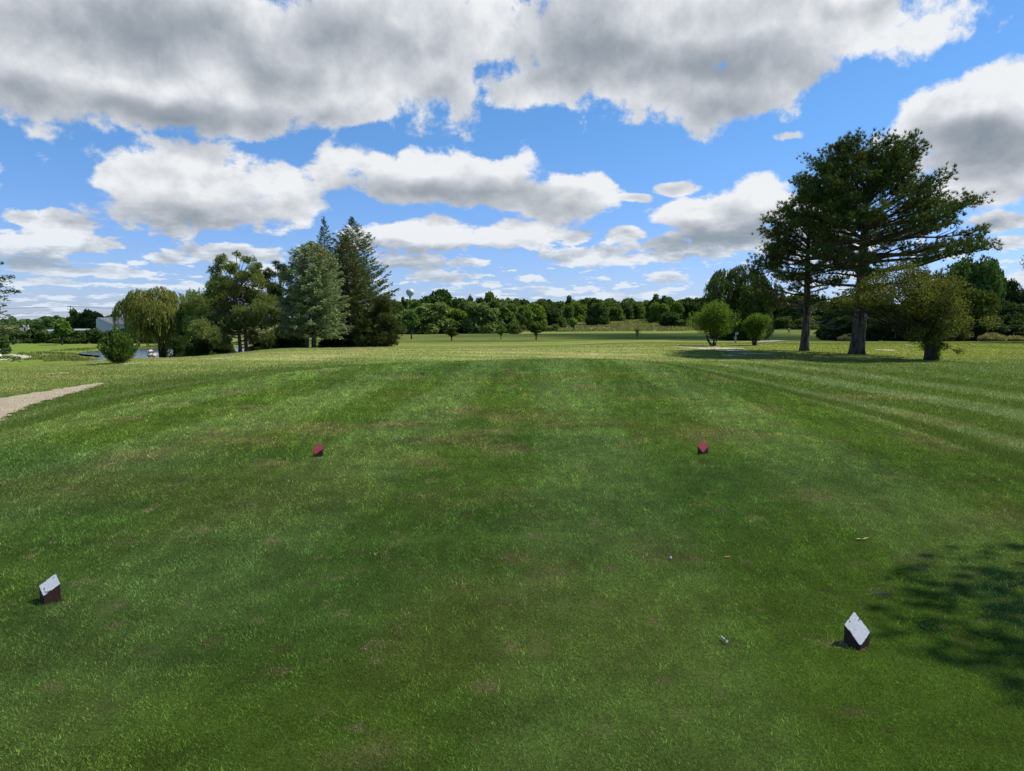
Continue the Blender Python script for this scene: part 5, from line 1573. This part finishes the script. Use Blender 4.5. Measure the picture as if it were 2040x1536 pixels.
m_skin = plain_mat("skin", (.42, .26, .18), (.38, .23, .16), 5., .55, .3, bs=.0)
def cloth(name, c): return plain_mat(name, c, tuple(q * .85 for q in c), 6., .85, .1, bs=.05)
m_shirt, m_trous, m_navy, m_lightt, m_cap = cloth("pale_shirt", (.45, .50, .48)), cloth("dark_trousers", (.02, .025, .03)), cloth("navy_jacket", (.012, .022, .035)), cloth("white_trousers", (.62, .62, .60)), cloth("dark_cap", (.015, .015, .02))
def person(loc, rz, label, joints, top_mat, bot_mat, extra=None, shorts=False):
    """continuous skin-modifier body; clothes are slightly larger skinned shells as parts"""
    root = empty("person", loc, label, "person")
    root.rotation_euler = (0, 0, rz)
    def skin(name, nodes, edges, mat, base=0, sub=1):
        me = bpy.data.meshes.new(name)
        me.from_pydata([n_[0] for n_ in nodes], edges, [])
        o_ = bpy.data.objects.new(name, me); sc.collection.objects.link(o_); o_.parent = root
        md = o_.modifiers.new("skin", 'SKIN'); md.use_smooth_shade = True
        for i_, n_ in enumerate(nodes):
            me.skin_vertices[0].data[i_].radius = (n_[1], n_[1] if len(n_) < 3 else n_[2])
            me.skin_vertices[0].data[i_].use_root = (i_ == base)
        sb_ = o_.modifiers.new("sub", 'SUBSURF'); sb_.levels = sub; sb_.render_levels = sub
        me.materials.append(mat)
        return o_
    J = joints
    order = ['pelvis', 'chest', 'neck', 'head', 'headtop', 'shL', 'elL', 'waL', 'haL', 'shR', 'elR', 'waR', 'haR', 'hipL', 'knL', 'anL', 'toL', 'hipR', 'knR', 'anR', 'toR', 'spine']
    rad = dict(pelvis=.13, spine=.12, chest=.14, neck=.055, head=.085, headtop=.07, shL=.06, elL=.042, waL=.03, haL=.035, shR=.06, elR=.042, waR=.03, haR=.035,
               hipL=.085, knL=.058, anL=.04, toL=.035, hipR=.085, knR=.058, anR=.04, toR=.035)
    ix = {k_: i_ for i_, k_ in enumerate(order)}
    ed = [('pelvis', 'spine'), ('spine', 'chest'), ('chest', 'neck'), ('neck', 'head'), ('head', 'headtop'), ('chest', 'shL'), ('shL', 'elL'), ('elL', 'waL'), ('waL', 'haL'), ('chest', 'shR'), ('shR', 'elR'), ('elR', 'waR'), ('waR', 'haR'),
          ('pelvis', 'hipL'), ('hipL', 'knL'), ('knL', 'anL'), ('anL', 'toL'), ('pelvis', 'hipR'), ('hipR', 'knR'), ('knR', 'anR'), ('anR', 'toR')]
    skin("body", [(J[k_], rad[k_] * .92) for k_ in order], [(ix[a_], ix[b_]) for a_, b_ in ed], m_skin)
    def shell(name, keys, mat, grow, eds):
        lx = {k_: i_ for i_, k_ in enumerate(keys)}
        skin(name, [(J[k_], rad[k_] * .92 + grow) for k_ in keys], [(lx[a_], lx[b_]) for a_, b_ in eds], mat)
    shell("shirt", ['pelvis', 'spine', 'chest', 'shL', 'elL', 'shR', 'elR'], top_mat, .018, [('pelvis', 'spine'), ('spine', 'chest'), ('chest', 'shL'), ('shL', 'elL'), ('chest', 'shR'), ('shR', 'elR')])
    shell("trousers", ['pelvis', 'hipL', 'knL', 'anL', 'hipR', 'knR', 'anR'], bot_mat, .022, [('pelvis', 'hipL'), ('hipL', 'knL'), ('knL', 'anL'), ('pelvis', 'hipR'), ('hipR', 'knR'), ('knR', 'anR')])
    hd = np.array(J['headtop'])
    fw = np.array(J['head']) - np.array(J['neck'])
    MB().lathe([(.112, -.05), (.118, .0), (.095, .06), (.05, .09), (.0, .098)], tuple(hd), 14).box((hd[0] + .13, hd[1], hd[2] - .03), (.12, .14, .015)).build("cap", m_cap, root, False)
    # shoes and fingers
    for k_ in ('toL', 'toR'):
        q = np.array(J[k_]); MB().box((q[0] - .04, q[1], q[2] - .0), (.24, .10, .09), taper=.75).build("shoe", m_blk, root)
    for sd2 in ('L', 'R'):
        wv_ = np.array(J['wa' + sd2]); hv_ = np.array(J['ha' + sd2]); d_ = (hv_ - wv_) / (np.linalg.norm(hv_ - wv_) + 1e-6)
        hb_ = MB()
        for f_ in range(4):
            o2 = np.array([(f_ - 1.5) * .018, 0, 0]); ln_ = [.06, .072, .068, .052][f_]
            hb_.tube([hv_ + o2, hv_ + o2 + d_ * ln_ * .6 + [0, .0, 0], hv_ + o2 + d_ * ln_ + [.015, 0, 0]], [.009, .008, .006], 6)
        hb_.tube([wv_ * .5 + hv_ * .5, wv_ * .3 + hv_ * .7 + [.03, .0, 0], hv_ + [.045, 0, 0]], [.010, .009, .007], 6)
        hb_.build("fingers", m_skin, root, True)
    return root
walk = dict(pelvis=(0, 0, .93), spine=(.01, 0, 1.12), chest=(.03, 0, 1.33), neck=(.05, 0, 1.50), head=(.07, 0, 1.62), headtop=(.07, 0, 1.72),
            shL=(.03, .19, 1.42), elL=(-.12, .24, 1.18), waL=(.0, .25, .98), haL=(.05, .25, .91), shR=(.03, -.19, 1.42), elR=(.16, -.24, 1.17), waR=(.32, -.22, 1.05), haR=(.39, -.22, 1.02),
            hipL=(0, .10, .88), knL=(.22, .10, .50), anL=(.36, .10, .10), toL=(.48, .10, .05), hipR=(0, -.10, .88), knR=(-.08, -.10, .48), anR=(-.36, -.10, .14), toR=(-.28, -.10, .05))
best = min(np.linspace(130, 215, 60), key=lambda Y_: abs(row_of(Y_, at_depth(1570, Y_)[2]) - 664.6))
g = at_depth(1570, best)
person(g, 0, "golfer in a dark cap and pale shirt striding across the far right fairway", walk, m_shirt, m_trous)
bend = dict(pelvis=(-.12, 0, .90), spine=(.02, 0, 1.05), chest=(.22, 0, 1.20), neck=(.36, 0, 1.30), head=(.47, 0, 1.34), headtop=(.52, 0, 1.40),
            shL=(.24, .19, 1.22), elL=(.33, .2, .95), waL=(.48, .14, .80), haL=(.54, .10, .76), shR=(.24, -.19, 1.22), elR=(.33, -.2, .95), waR=(.48, -.10, .78), haR=(.54, -.06, .74),
            hipL=(-.10, .11, .86), knL=(.02, .15, .48), anL=(-.04, .17, .09), toL=(.08, .17, .05), hipR=(-.10, -.11, .86), knR=(.02, -.15, .48), anR=(-.04, -.17, .09), toR=(.08, -.17, .05))
g2 = at_depth(1537.5, best - 12)
person(g2, R(20), "golfer in a navy jacket and white trousers bending forward beside the small bright tree", bend, m_navy, m_lightt)
cl = MB().tube([[0, 0, 0], [.0, .0, 1.0]], [.008, .012], 6)
hp = g2 + np.array([.52, .18, .04])
o_ = MB().tube([[0, 0, .72], [.45, 0, .06]], [.014, .009], 6).box((.47, 0, .05), (.10, .04, .06)).build("golf_club", m_steel, None, loc=hp)
tag(o_, "golf club held down to the turf by the bending golfer", "golf club")

# grey marker post with a cross piece near the small bright trees
g = at_depth(1464.5, 62)
r = empty("ball_washer_post", g, "grey post with a small arm between the two small bright trees", "post")
m_post = plain_mat("grey_post", (.28, .29, .28), (.34, .35, .34), 4., .7, .2)
MB().box((0, 0, .27), (.13, .11, .55)).build("base", m_post, r)
MB().tube([[0, 0, .5], [0.02, 0, .92]], .035, 8).build("pole", m_post, r)
MB().box((.13, 0, .90), (.34, .05, .04)).build("arm", m_post, r)
MB().lathe([(.0, 0), (.05, 0), (.055, .08), (.04, .13), (0, .13)], (.14, 0, .72), 10).build("cup", m_white, r)

# ------------------------------------------------------------------ boulders on the crest above the pond
m_rock, e, o_ = new_mat("pinkish_rock")
tcn = e.n.new('ShaderNodeTexCoord')
n1 = e.noise(tcn.outputs['Object'], 7.0, 6, .7)
cc = e.mix(e.smooth(n1, .4, .6), (.25, .19, .17), (.55, .50, .47))
p = principled(e, cc, .9, .2, normal=bump(e, n1, .8, .05))
e.l.new(p.outputs[0], o_.inputs[0])
gR = ground_at(302, 711, 12, 60)
print("ROCK", gR)
us = 1.25 / pxm(gR[1])
def rock(dx_, dy_, dz_, s, label, seed):
    rng = np.random.default_rng(seed)
    import bmesh
    bm = bmesh.new(); bmesh.ops.create_icosphere(bm, subdivisions=3, radius=1)
    P = np.array([v_.co for v_ in bm.verts])
    for _ in range(9):
        n_ = rng.normal(size=3); n_ /= np.linalg.norm(n_); c_ = rng.uniform(.55, .85)
        dd = P @ n_; P = P - np.outer(np.maximum(dd - c_, 0), n_)
    for v_, q in zip(bm.verts, P): v_.co = q * s
    me = bpy.data.meshes.new("boulder"); bm.to_mesh(me); bm.free(); me.materials.append(m_rock)
    o_ = bpy.data.objects.new("boulder", me); sc.collection.objects.link(o_)
    o_.location = (gR[0] + dx_, gR[1] + dy_, gR[2] + dz_); o_.rotation_euler = (0, 0, rng.uniform(0, 6))
    tag(o_, label, "boulder", "boulders piled on the crest above the pond")
for k_, (dx_, dy_, dz_, s, lab) in enumerate([(-8, .0, 2, (5, 5, 4), "leftmost boulder of the pile"), (0, -.02, 4, (6, 5, 5), "middle boulder at the foot of the pile"), (8, 0, 2.5, (5, 5, 4.5), "rightmost boulder of the pile"),
        (-4, .12, 10, (5.5, 5, 4), "upper boulder resting on the left and middle ones"), (4, .1, 10, (5.5, 5, 4.5), "upper boulder resting on the middle and right ones"), (-3, .14, 16, (4.5, 4, 3.2), "palest boulder on top of the pile")]):
    rock(dx_ * us, dy_, dz_ * us, tuple(q * us for q in s), lab, 200 + k_)

# ------------------------------------------------------------------ tee markers: square posts cut on the slant
def marker_mats(name, c1, c2, wear):
    m, e, o_ = new_mat(name)
    tcn = e.n.new('ShaderNodeTexCoord')
    n1 = e.noise(tcn.outputs['Object'], 60.0, 5, .7)
    n2 = e.noise(tcn.outputs['Object'], 28.0, 3, .6, .5)
    cc = e.mix(e.smooth(n1, .35, .65), c1, c2)
    cc = e.mix(e.smooth(n2, wear, wear + .04), cc, (.10, .075, .06))
    p = principled(e, cc, .55, .35, normal=bump(e, n1, .25, .004))
    e.l.new(p.outputs[0], o_.inputs[0])
    return m
m_wface = marker_mats("white_paint", (.62, .62, .61), (.50, .51, .52), .60)
m_rface = marker_mats("red_paint", (.42, .05, .06), (.32, .04, .05), .74)
m_brown = marker_mats("brown_stain", (.050, .024, .018), (.034, .016, .013), .78)
def marker(px, py, heights, rz, face, label, grp_, side=.088, name="tee_marker"):
    """square post, top cut on the slant; heights of the local corners (-,-) (+,-) (+,+) (-,+); rz turns the square"""
    g = ground_at(px, py, 1.5, 20)
    r = empty(name, g, label, "tee marker", grp_)
    r.rotation_euler = (0, 0, rz)
    s = side / 2
    cor = np.array([[-s, -s], [s, -s], [s, s], [-s, s]])
    z = np.array(heights)
    import bmesh
    bm = bmesh.new()
    vb = [bm.verts.new((*c_, -.03)) for c_ in cor]
    vt = [bm.verts.new((cor[i][0], cor[i][1], z[i])) for i in range(4)]
    for i in range(4): bm.faces.new([vb[i], vb[(i + 1) % 4], vt[(i + 1) % 4], vt[i]])
    bm.faces.new(vt); bm.faces.new(vb[::-1])
    bmesh.ops.bevel(bm, geom=[e_ for e_ in bm.edges], offset=.003, segments=2, affect='EDGES', profile=.6)
    me = bpy.data.meshes.new("post"); bm.to_mesh(me); bm.free(); me.materials.append(m_brown)
    o_ = bpy.data.objects.new("post", me); sc.collection.objects.link(o_); o_.parent = r
    n_ = np.cross([cor[1][0] - cor[0][0], cor[1][1] - cor[0][1], z[1] - z[0]], [cor[3][0] - cor[0][0], cor[3][1] - cor[0][1], z[3] - z[0]]); n_ /= np.linalg.norm(n_)
    rr = np.random.default_rng(int(px))
    edge = []
    for i in range(4):
        a_ = np.array([*cor[i], z[i]]); b_ = np.array([*cor[(i + 1) % 4], z[(i + 1) % 4]])
        for q in np.linspace(.05, .95, 9):
            edge.append(a_ * (1 - q) + b_ * q)
    edge = np.array(edge); cen = edge.mean(0)
    edge = cen + (edge - cen) * (1.01 - rr.uniform(.0, .035, len(edge)))[:, None]
    lo_, up_ = edge + n_ * .0004, edge + n_ * .0022
    k_ = np.arange(len(edge)); nn_ = len(edge)
    mb = MB().add(np.vstack([lo_, up_, [cen + n_ * .0022]]), np.stack([k_, (k_ + 1) % nn_, nn_ + (k_ + 1) % nn_, nn_ + k_], -1))
    mb.f[3].append(np.stack([np.full(nn_, 2 * nn_), nn_ + k_, nn_ + (k_ + 1) % nn_], -1))
    mb.build("painted_face", face, r)
    return r
marker(101, 1199, (.050, .100, .138, .088), R(46), m_wface, "white-faced wooden tee marker, nearer pair, on the left", "white tee markers", side=.086)
marker(1706, 1286, (.0975, .020, .067, .1445), R(-55), m_wface, "white-faced wooden tee marker with chipped paint, nearer pair, on the right", "white tee markers", side=.086)
marker(634, 909, (.030, .088, .142, .084), R(26), m_rface, "red-faced wooden tee marker, farther pair, on the left", "red tee markers", side=.095)
marker(1400, 905, (.027, .094, .161, .094), R(31), m_rface, "red-faced wooden tee marker, farther pair, on the right", "red tee markers", side=.090)

# ------------------------------------------------------------------ little things on the turf
m_peg = plain_mat("white_peg", (.78, .78, .76), (.70, .70, .68), 50., .4, .4, bs=0)
m_blue = plain_mat("blue_stripe", (.05, .08, .25), (.04, .07, .2), 50., .4, .4, bs=0)
m_orange = plain_mat("orange_peg", (.65, .33, .12), (.55, .28, .10), 50., .5, .3, bs=0)
m_yleaf = plain_mat("yellow_leaf", (.45, .42, .10), (.55, .50, .16), 40., .6, .2, bs=.1)
g = ground_at(1437, 1274); g2 = ground_at(1448, 1285)
r = empty("golf_tee", (g[0], g[1], g[2] + .012), "broken white golf tee lying beside a divot near the right white marker", "golf tee")
d_ = g2 - g; L_ = np.linalg.norm(d_[:2]); r.rotation_euler = (0, 0, math.atan2(d_[1], d_[0]))
MB().tube([[0, 0, .004], [L_ * .62, 0, .004], [L_ * .63, 0, .004]], [.0025, .0032, .0032], 8).build("shaft", m_peg, r)
MB().tube([[L_ * .64, 0, .004], [L_ * .86, 0, .004]], [.0033, .0036], 8).build("stripe", m_blue, r)
MB().tube([[L_ * .87, 0, .004], [L_ * .95, 0, .005], [L_, 0, .006]], [.0038, .0065, .007], 8).build("cup", m_peg, r)
g = ground_at(1449, 1113)
o_ = MB().tube([[-.018, 0, .012], [.018, .004, .012]], [.0035, .0045], 7).build("golf_tee", m_orange, None, loc=g)
tag(o_, "snapped orange golf tee lying on the turf between the right markers", "golf tee")
g = ground_at(1336, 1116)
o_ = MB().lathe([(0, .003), (.006, .004), (.008, .012), (.006, .018), (0, .019)], seg=8).build("golf_tee", m_peg, None, loc=g)
tag(o_, "tiny white tee head poking out of the turf", "golf tee")
g = ground_at(1718, 1077)
o_ = MB().add([[-.05, 0, .012], [-.02, -.012, .016], [0, 0, .010], [-.02, .012, .014], [.02, -.012, .018], [.05, .004, .026], [.02, .014, .016]], [[0, 1, 2, 3], [2, 4, 5, 6]]).build("fallen_leaf", m_yleaf, None, loc=g)
tag(o_, "curled yellow fallen leaf on the turf above the right white marker", "fallen leaf")

# ------------------------------------------------------------------ clouds out of view, added and shaped for the shade they throw
m_cloud, e, o_ = new_mat("shade_cloud_white")
df = e.n.new('ShaderNodeBsdfDiffuse'); df.inputs[0].default_value = (.9, .9, .9, 1)
tl = e.n.new('ShaderNodeBsdfTranslucent'); tl.inputs[0].default_value = (.9, .9, .9, 1)
mx = e.n.new('ShaderNodeMixShader'); mx.inputs[0].default_value = .60
e.l.new(df.outputs[0], mx.inputs[1]); e.l.new(tl.outputs[0], mx.inputs[2])
m2 = e.n.new('ShaderNodeMixShader'); m2.inputs[0].default_value = .80
tq = e.n.new('ShaderNodeBsdfTransparent')
e.l.new(mx.outputs[0], m2.inputs[1]); e.l.new(tq.outputs[0], m2.inputs[2]); e.l.new(m2.outputs[0], o_.inputs[0])
m_thin, e, o_ = new_mat("thin_shade_cloud")
tr_ = e.n.new('ShaderNodeBsdfTransparent')
tl = e.n.new('ShaderNodeBsdfTranslucent'); tl.inputs[0].default_value = (.9, .9, .9, 1)
mx = e.n.new('ShaderNodeMixShader'); mx.inputs[0].default_value = .07
e.l.new(tr_.outputs[0], mx.inputs[1]); e.l.new(tl.outputs[0], mx.inputs[2]); e.l.new(mx.outputs[0], o_.inputs[0])
def thin_shade_cloud(outline, alt, seed):
    """a thin ragged veil of cloud given by the outline of the shade it throws on the ground"""
    rng = np.random.default_rng(seed)
    sh = np.array(SUN_DIR) * (alt / SUN_DIR.z)
    P = chaikin(outline, 2)
    P = P + rng.normal(size=P.shape) * 1.2
    c = P.mean(0); n = len(P); k = np.arange(n)
    top = [np.column_stack([c + (P - c) * q, np.full(n, alt + 9 * (1 - q ** 2))]) for q in (1, .93, .75, .4)]
    bot = [np.column_stack([c + (P - c) * q, np.full(n, alt - 5 * (1 - q ** 2))]) for q in (.93, .75, .4)]
    rings = bot[::-1] + top
    V = np.concatenate(rings + [[[c[0], c[1], alt - 5.]], [[c[0], c[1], alt + 9.]]]) + [sh[0], sh[1], 0]
    mb = MB(); F4 = []
    for r_ in range(len(bot) - 1): F4.append(np.stack([r_ * n + k, r_ * n + (k + 1) % n, (r_ + 1) * n + (k + 1) % n, (r_ + 1) * n + k], -1))
    lb_, t0_ = (len(bot) - 1) * n, len(bot) * n
    F4.append(np.stack([lb_ + k, lb_ + (k + 1) % n, t0_ + (k + 1) % n, t0_ + k], -1))
    for r_ in range(len(top) - 1): F4.append(np.stack([t0_ + r_ * n + k, t0_ + r_ * n + (k + 1) % n, t0_ + (r_ + 1) * n + (k + 1) % n, t0_ + (r_ + 1) * n + k], -1))
    mb.add(V, np.concatenate(F4))
    e0, e1 = 0, t0_ + (len(top) - 1) * n
    mb.f[3].append(np.stack([np.full(n, len(V) - 2), e0 + (k + 1) % n, e0 + k], -1))
    mb.f[3].append(np.stack([np.full(n, len(V) - 1), e1 + k, e1 + (k + 1) % n], -1))
    tag(mb.build("thin_shade_cloud", m_thin, smooth=True), kind='structure')
thin_shade_cloud([(-60, -60), (-50, -5), (-16, 14), (-8, 29), (0, 31.5), (8, 31), (20, 33), (60, 34), (90, 10), (70, -60)], 640, 12)  # unseen veil added to dim the sun over the tee
m_thin = m_thin.copy(); m_thin.name = 'denser_thin_shade_cloud'
for n_ in m_thin.node_tree.nodes:
    if n_.type == 'MIX_SHADER': n_.inputs[0].default_value = .15
thin_shade_cloud([(-50, -70), (-40, -12), (-14, 2), (-6, 7), (0, 9), (8, 9.5), (20, 8), (50, 12), (80, 0), (60, -70)], 655, 13)  # second unseen veil, added to darken the nearest turf further
def add_shade_cloud(foot, alt, seed):
    """foot: shadow ellipses on the ground (x, y, rx, ry)"""
    import bmesh
    rng = np.random.default_rng(seed)
    bm = bmesh.new()
    sh = SUN_DIR * (alt / SUN_DIR.z)
    for (x_, y_, rx, ry) in foot:
        n = max(6, int(rx * ry / 380))
        for _ in range(n):
            a_, q = rng.uniform(0, 6.28), rng.uniform(0, 1) ** .5 * .86
            s = rng.uniform(.16, .30) * min(rx, ry)
            q2 = bmesh.ops.create_icosphere(bm, subdivisions=2, radius=s)
            off = Vector((x_ + rx * q * math.cos(a_) + sh.x, y_ + ry * q * math.sin(a_) + sh.y, alt + rng.uniform(-.3, .8) * s))
            for v_ in q2['verts']:
                v_.co = Vector((v_.co.x, v_.co.y, v_.co.z * .6)) + off
        q2 = bmesh.ops.create_icosphere(bm, subdivisions=3, radius=1)
        for v_ in q2['verts']:
            v_.co = Vector((v_.co.x * rx * .86 + x_ + sh.x, v_.co.y * ry * .86 + y_ + sh.y, v_.co.z * 12 + alt))
    me = bpy.data.meshes.new("cloud"); bm.to_mesh(me); bm.free(); me.materials.append(m_cloud)
    o_ = bpy.data.objects.new("cloud", me); sc.collection.objects.link(o_)
    tag(o_, kind='structure')
add_shade_cloud([(85, 155, 85, 85), (10, 166, 74, 63), (-130, 330, 120, 80), (60, 480, 200, 60)], 620, 5)  # unseen cloud, ellipses set where the far ground is to be shaded

# ------------------------------------------------------------------ grass
m_blade = tone_mat("turf_blades", .62, .13, .30)
MARK = [tuple(o_.location[:2]) for o_ in sc.objects if o_.name.startswith('tee_marker')]
def grass(name, N, t_rng, y_rng, hfun, wfun, mask, seed, lean=.35, colour=None, clamp_=.40, tonevar=.28):
    rng = np.random.default_rng(seed)
    t = rng.uniform(*t_rng, N); y = np.exp(rng.uniform(math.log(y_rng[0]), math.log(y_rng[1]), N))
    x = t * y
    k = mask(x, y)
    x, y = x[k], y[k]
    n = len(x)
    z = H(x, y)
    c = ground_tone(x, y) if colour is None else colour(x, y, rng)
    # individual blades differ: some yellow or straw, some dark
    v = rng.normal(size=n)
    cl = fbm(x / (.05 + .006 * y), y / (.05 + .012 * y), 2, seed + 50)
    c = c * (np.exp(v * tonevar) * (1 + clamp_ * 2 * (cl - .5)))[:, None]
    st = rng.uniform(size=n)
    c = np.where((st < .03)[:, None], c * [1.7, 1.4, 1.4], c)
    c = np.where((st > .88)[:, None], c * [1.25, 1.12, .75], c)
    h = hfun(y) * rng.uniform(.6, 1.35, n) * (.6 + .8 * cl); w = wfun(y) * rng.uniform(.7, 1.3, n)
    if name == "tee_grass":       # divots: blades torn short, dry and brown, thinning out towards the rim
        wx, wy = (fbm(x / .03, y / .03, 2, 8) - .5), (fbm(x / .03, y / .03, 2, 9) - .5)
        for i_, (cx, cy, rx, ry) in enumerate(DIVOTS):
            near = np.abs(x - cx) < rx * 2.2
            near &= np.abs(y - cy) < ry * 2.2
            ii_ = np.where(near)[0]
            q_ = np.hypot((x[ii_] - cx) / rx + wx[ii_] * 1.3, (y[ii_] - cy) / ry + wy[ii_] * 1.3)
            hit = rng.uniform(size=len(ii_)) < sstep(q_, 1.45, .75)
            jj = ii_[hit]
            c[jj] = np.array([(.38, .25, .16), (.16, .10, .065), (.50, .36, .23)][i_ % 3]) * rng.uniform(.5, 1.3, (len(jj), 1))
            h[jj] *= .7
    for (mx_, my_) in MARK:
        q_ = np.hypot(x - mx_, y - my_)
        h = np.where(q_ < .085, np.minimum(h * 1.7, .022), h)
    a = rng.uniform(0, 6.283, n); b = rng.uniform(0, 6.283, n)
    s = np.column_stack([np.cos(a), np.sin(a), np.zeros(n)]) * (w / 2)[:, None]
    P = np.column_stack([x, y, z - .002])
    ln = rng.uniform(.3, 1.0, n) * lean
    tip = P + np.column_stack([np.cos(b) * ln * h, np.sin(b) * ln * h, h])
    V = np.stack([P - s, P + s, tip], 1).reshape(-1, 3)
    m = MB().add(V, np.arange(3 * n).reshape(n, 3), np.repeat(np.clip(c, 0, 1), 3, 0))
    return tag(m.build(name, m_blade), kind='stuff')
def not_divot(x, y, keep=.60):
    k = np.ones(len(x), bool)
    rr = np.random.default_rng(3).uniform(size=len(x))
    for (cx, cy, rx, ry) in DIVOTS:
        k &= ~((((x - cx) / rx) ** 2 + ((y - cy) / ry) ** 2 < 1.0) & (rr > keep))
    return k
PL = chaikin(PATH, 4, closed=False)
def on_path(x, y):
    r = np.zeros(len(x), bool)
    near = (x < -7) & (y < 24)
    if near.any():
        wv_ = np.interp(np.linspace(0, 1, len(PL)), [0, .3, .5, .75, 1], [1.0, .95, .80, .5, .04])
        d = np.min(np.hypot(x[near][:, None] - PL[None, :, 0], y[near][:, None] - PL[None, :, 1]) - wv_[None], axis=1)
        r[near] = d < -.03
    return r
def m_tee(x, y):
    k = (y < 31) & (x > -9) & (x < 8)
    idx = np.where(k)[0]
    sd = tee_sd(x[idx], y[idx])
    k[idx] = sd < 0
    return k
def m_rough(x, y):
    sd = tee_sd(x, y)
    return (sd > 0.0) & ~on_path(x, y)
grass("tee_grass", 1500000, (-.92, .92), (1.4, 31), lambda y: .013 * (y / 4) ** .55, lambda y: .0031 * np.maximum(y / 3.6, .8) ** .95, m_tee, 1, lean=1.3, tonevar=.44, clamp_=.52)
grass("rough_grass", 1150000, (-.95, .95), (5.5, 66), lambda y: .046 * (y / 12) ** .30 * (1 - .45 * sstep(y, 24, 34)), lambda y: .0066 * (y / 10) ** .9, m_rough, 2, lean=.8, tonevar=.18, clamp_=.22)
def c_meadow(x, y, rng):
    c = ground_tone(x, y)
    r = rng.uniform(size=len(x))
    c = np.where((r < .35)[:, None], np.array([.16, .145, .07]), c)
    return c
grass("meadow_weeds", 60000, (-.02, .45), (238, 420), lambda y: np.full(y.shape, .34), lambda y: .40 * (y / 250), lambda x, y: fbm(x / 12, y / 5, 3, 71) > .38, 3, lean=.35, colour=c_meadow)
def m_pond(x, y):
    sp = sdist(x, y, PONDP)
    return (sp > .5) & (sp < 14) & (fbm(x / 6, y / 6, 3, 61) > .50)
grass("pond_weeds", 60000, (-.75, -.2), (125, 235), lambda y: np.full(y.shape, .42), lambda y: .16 * (y / 150), m_pond, 4, lean=.4, colour=lambda x, y, rng: np.where((rng.uniform(size=len(x)) < .5)[:, None], np.array([.17, .17, .05]), np.array([.09, .14, .035])))
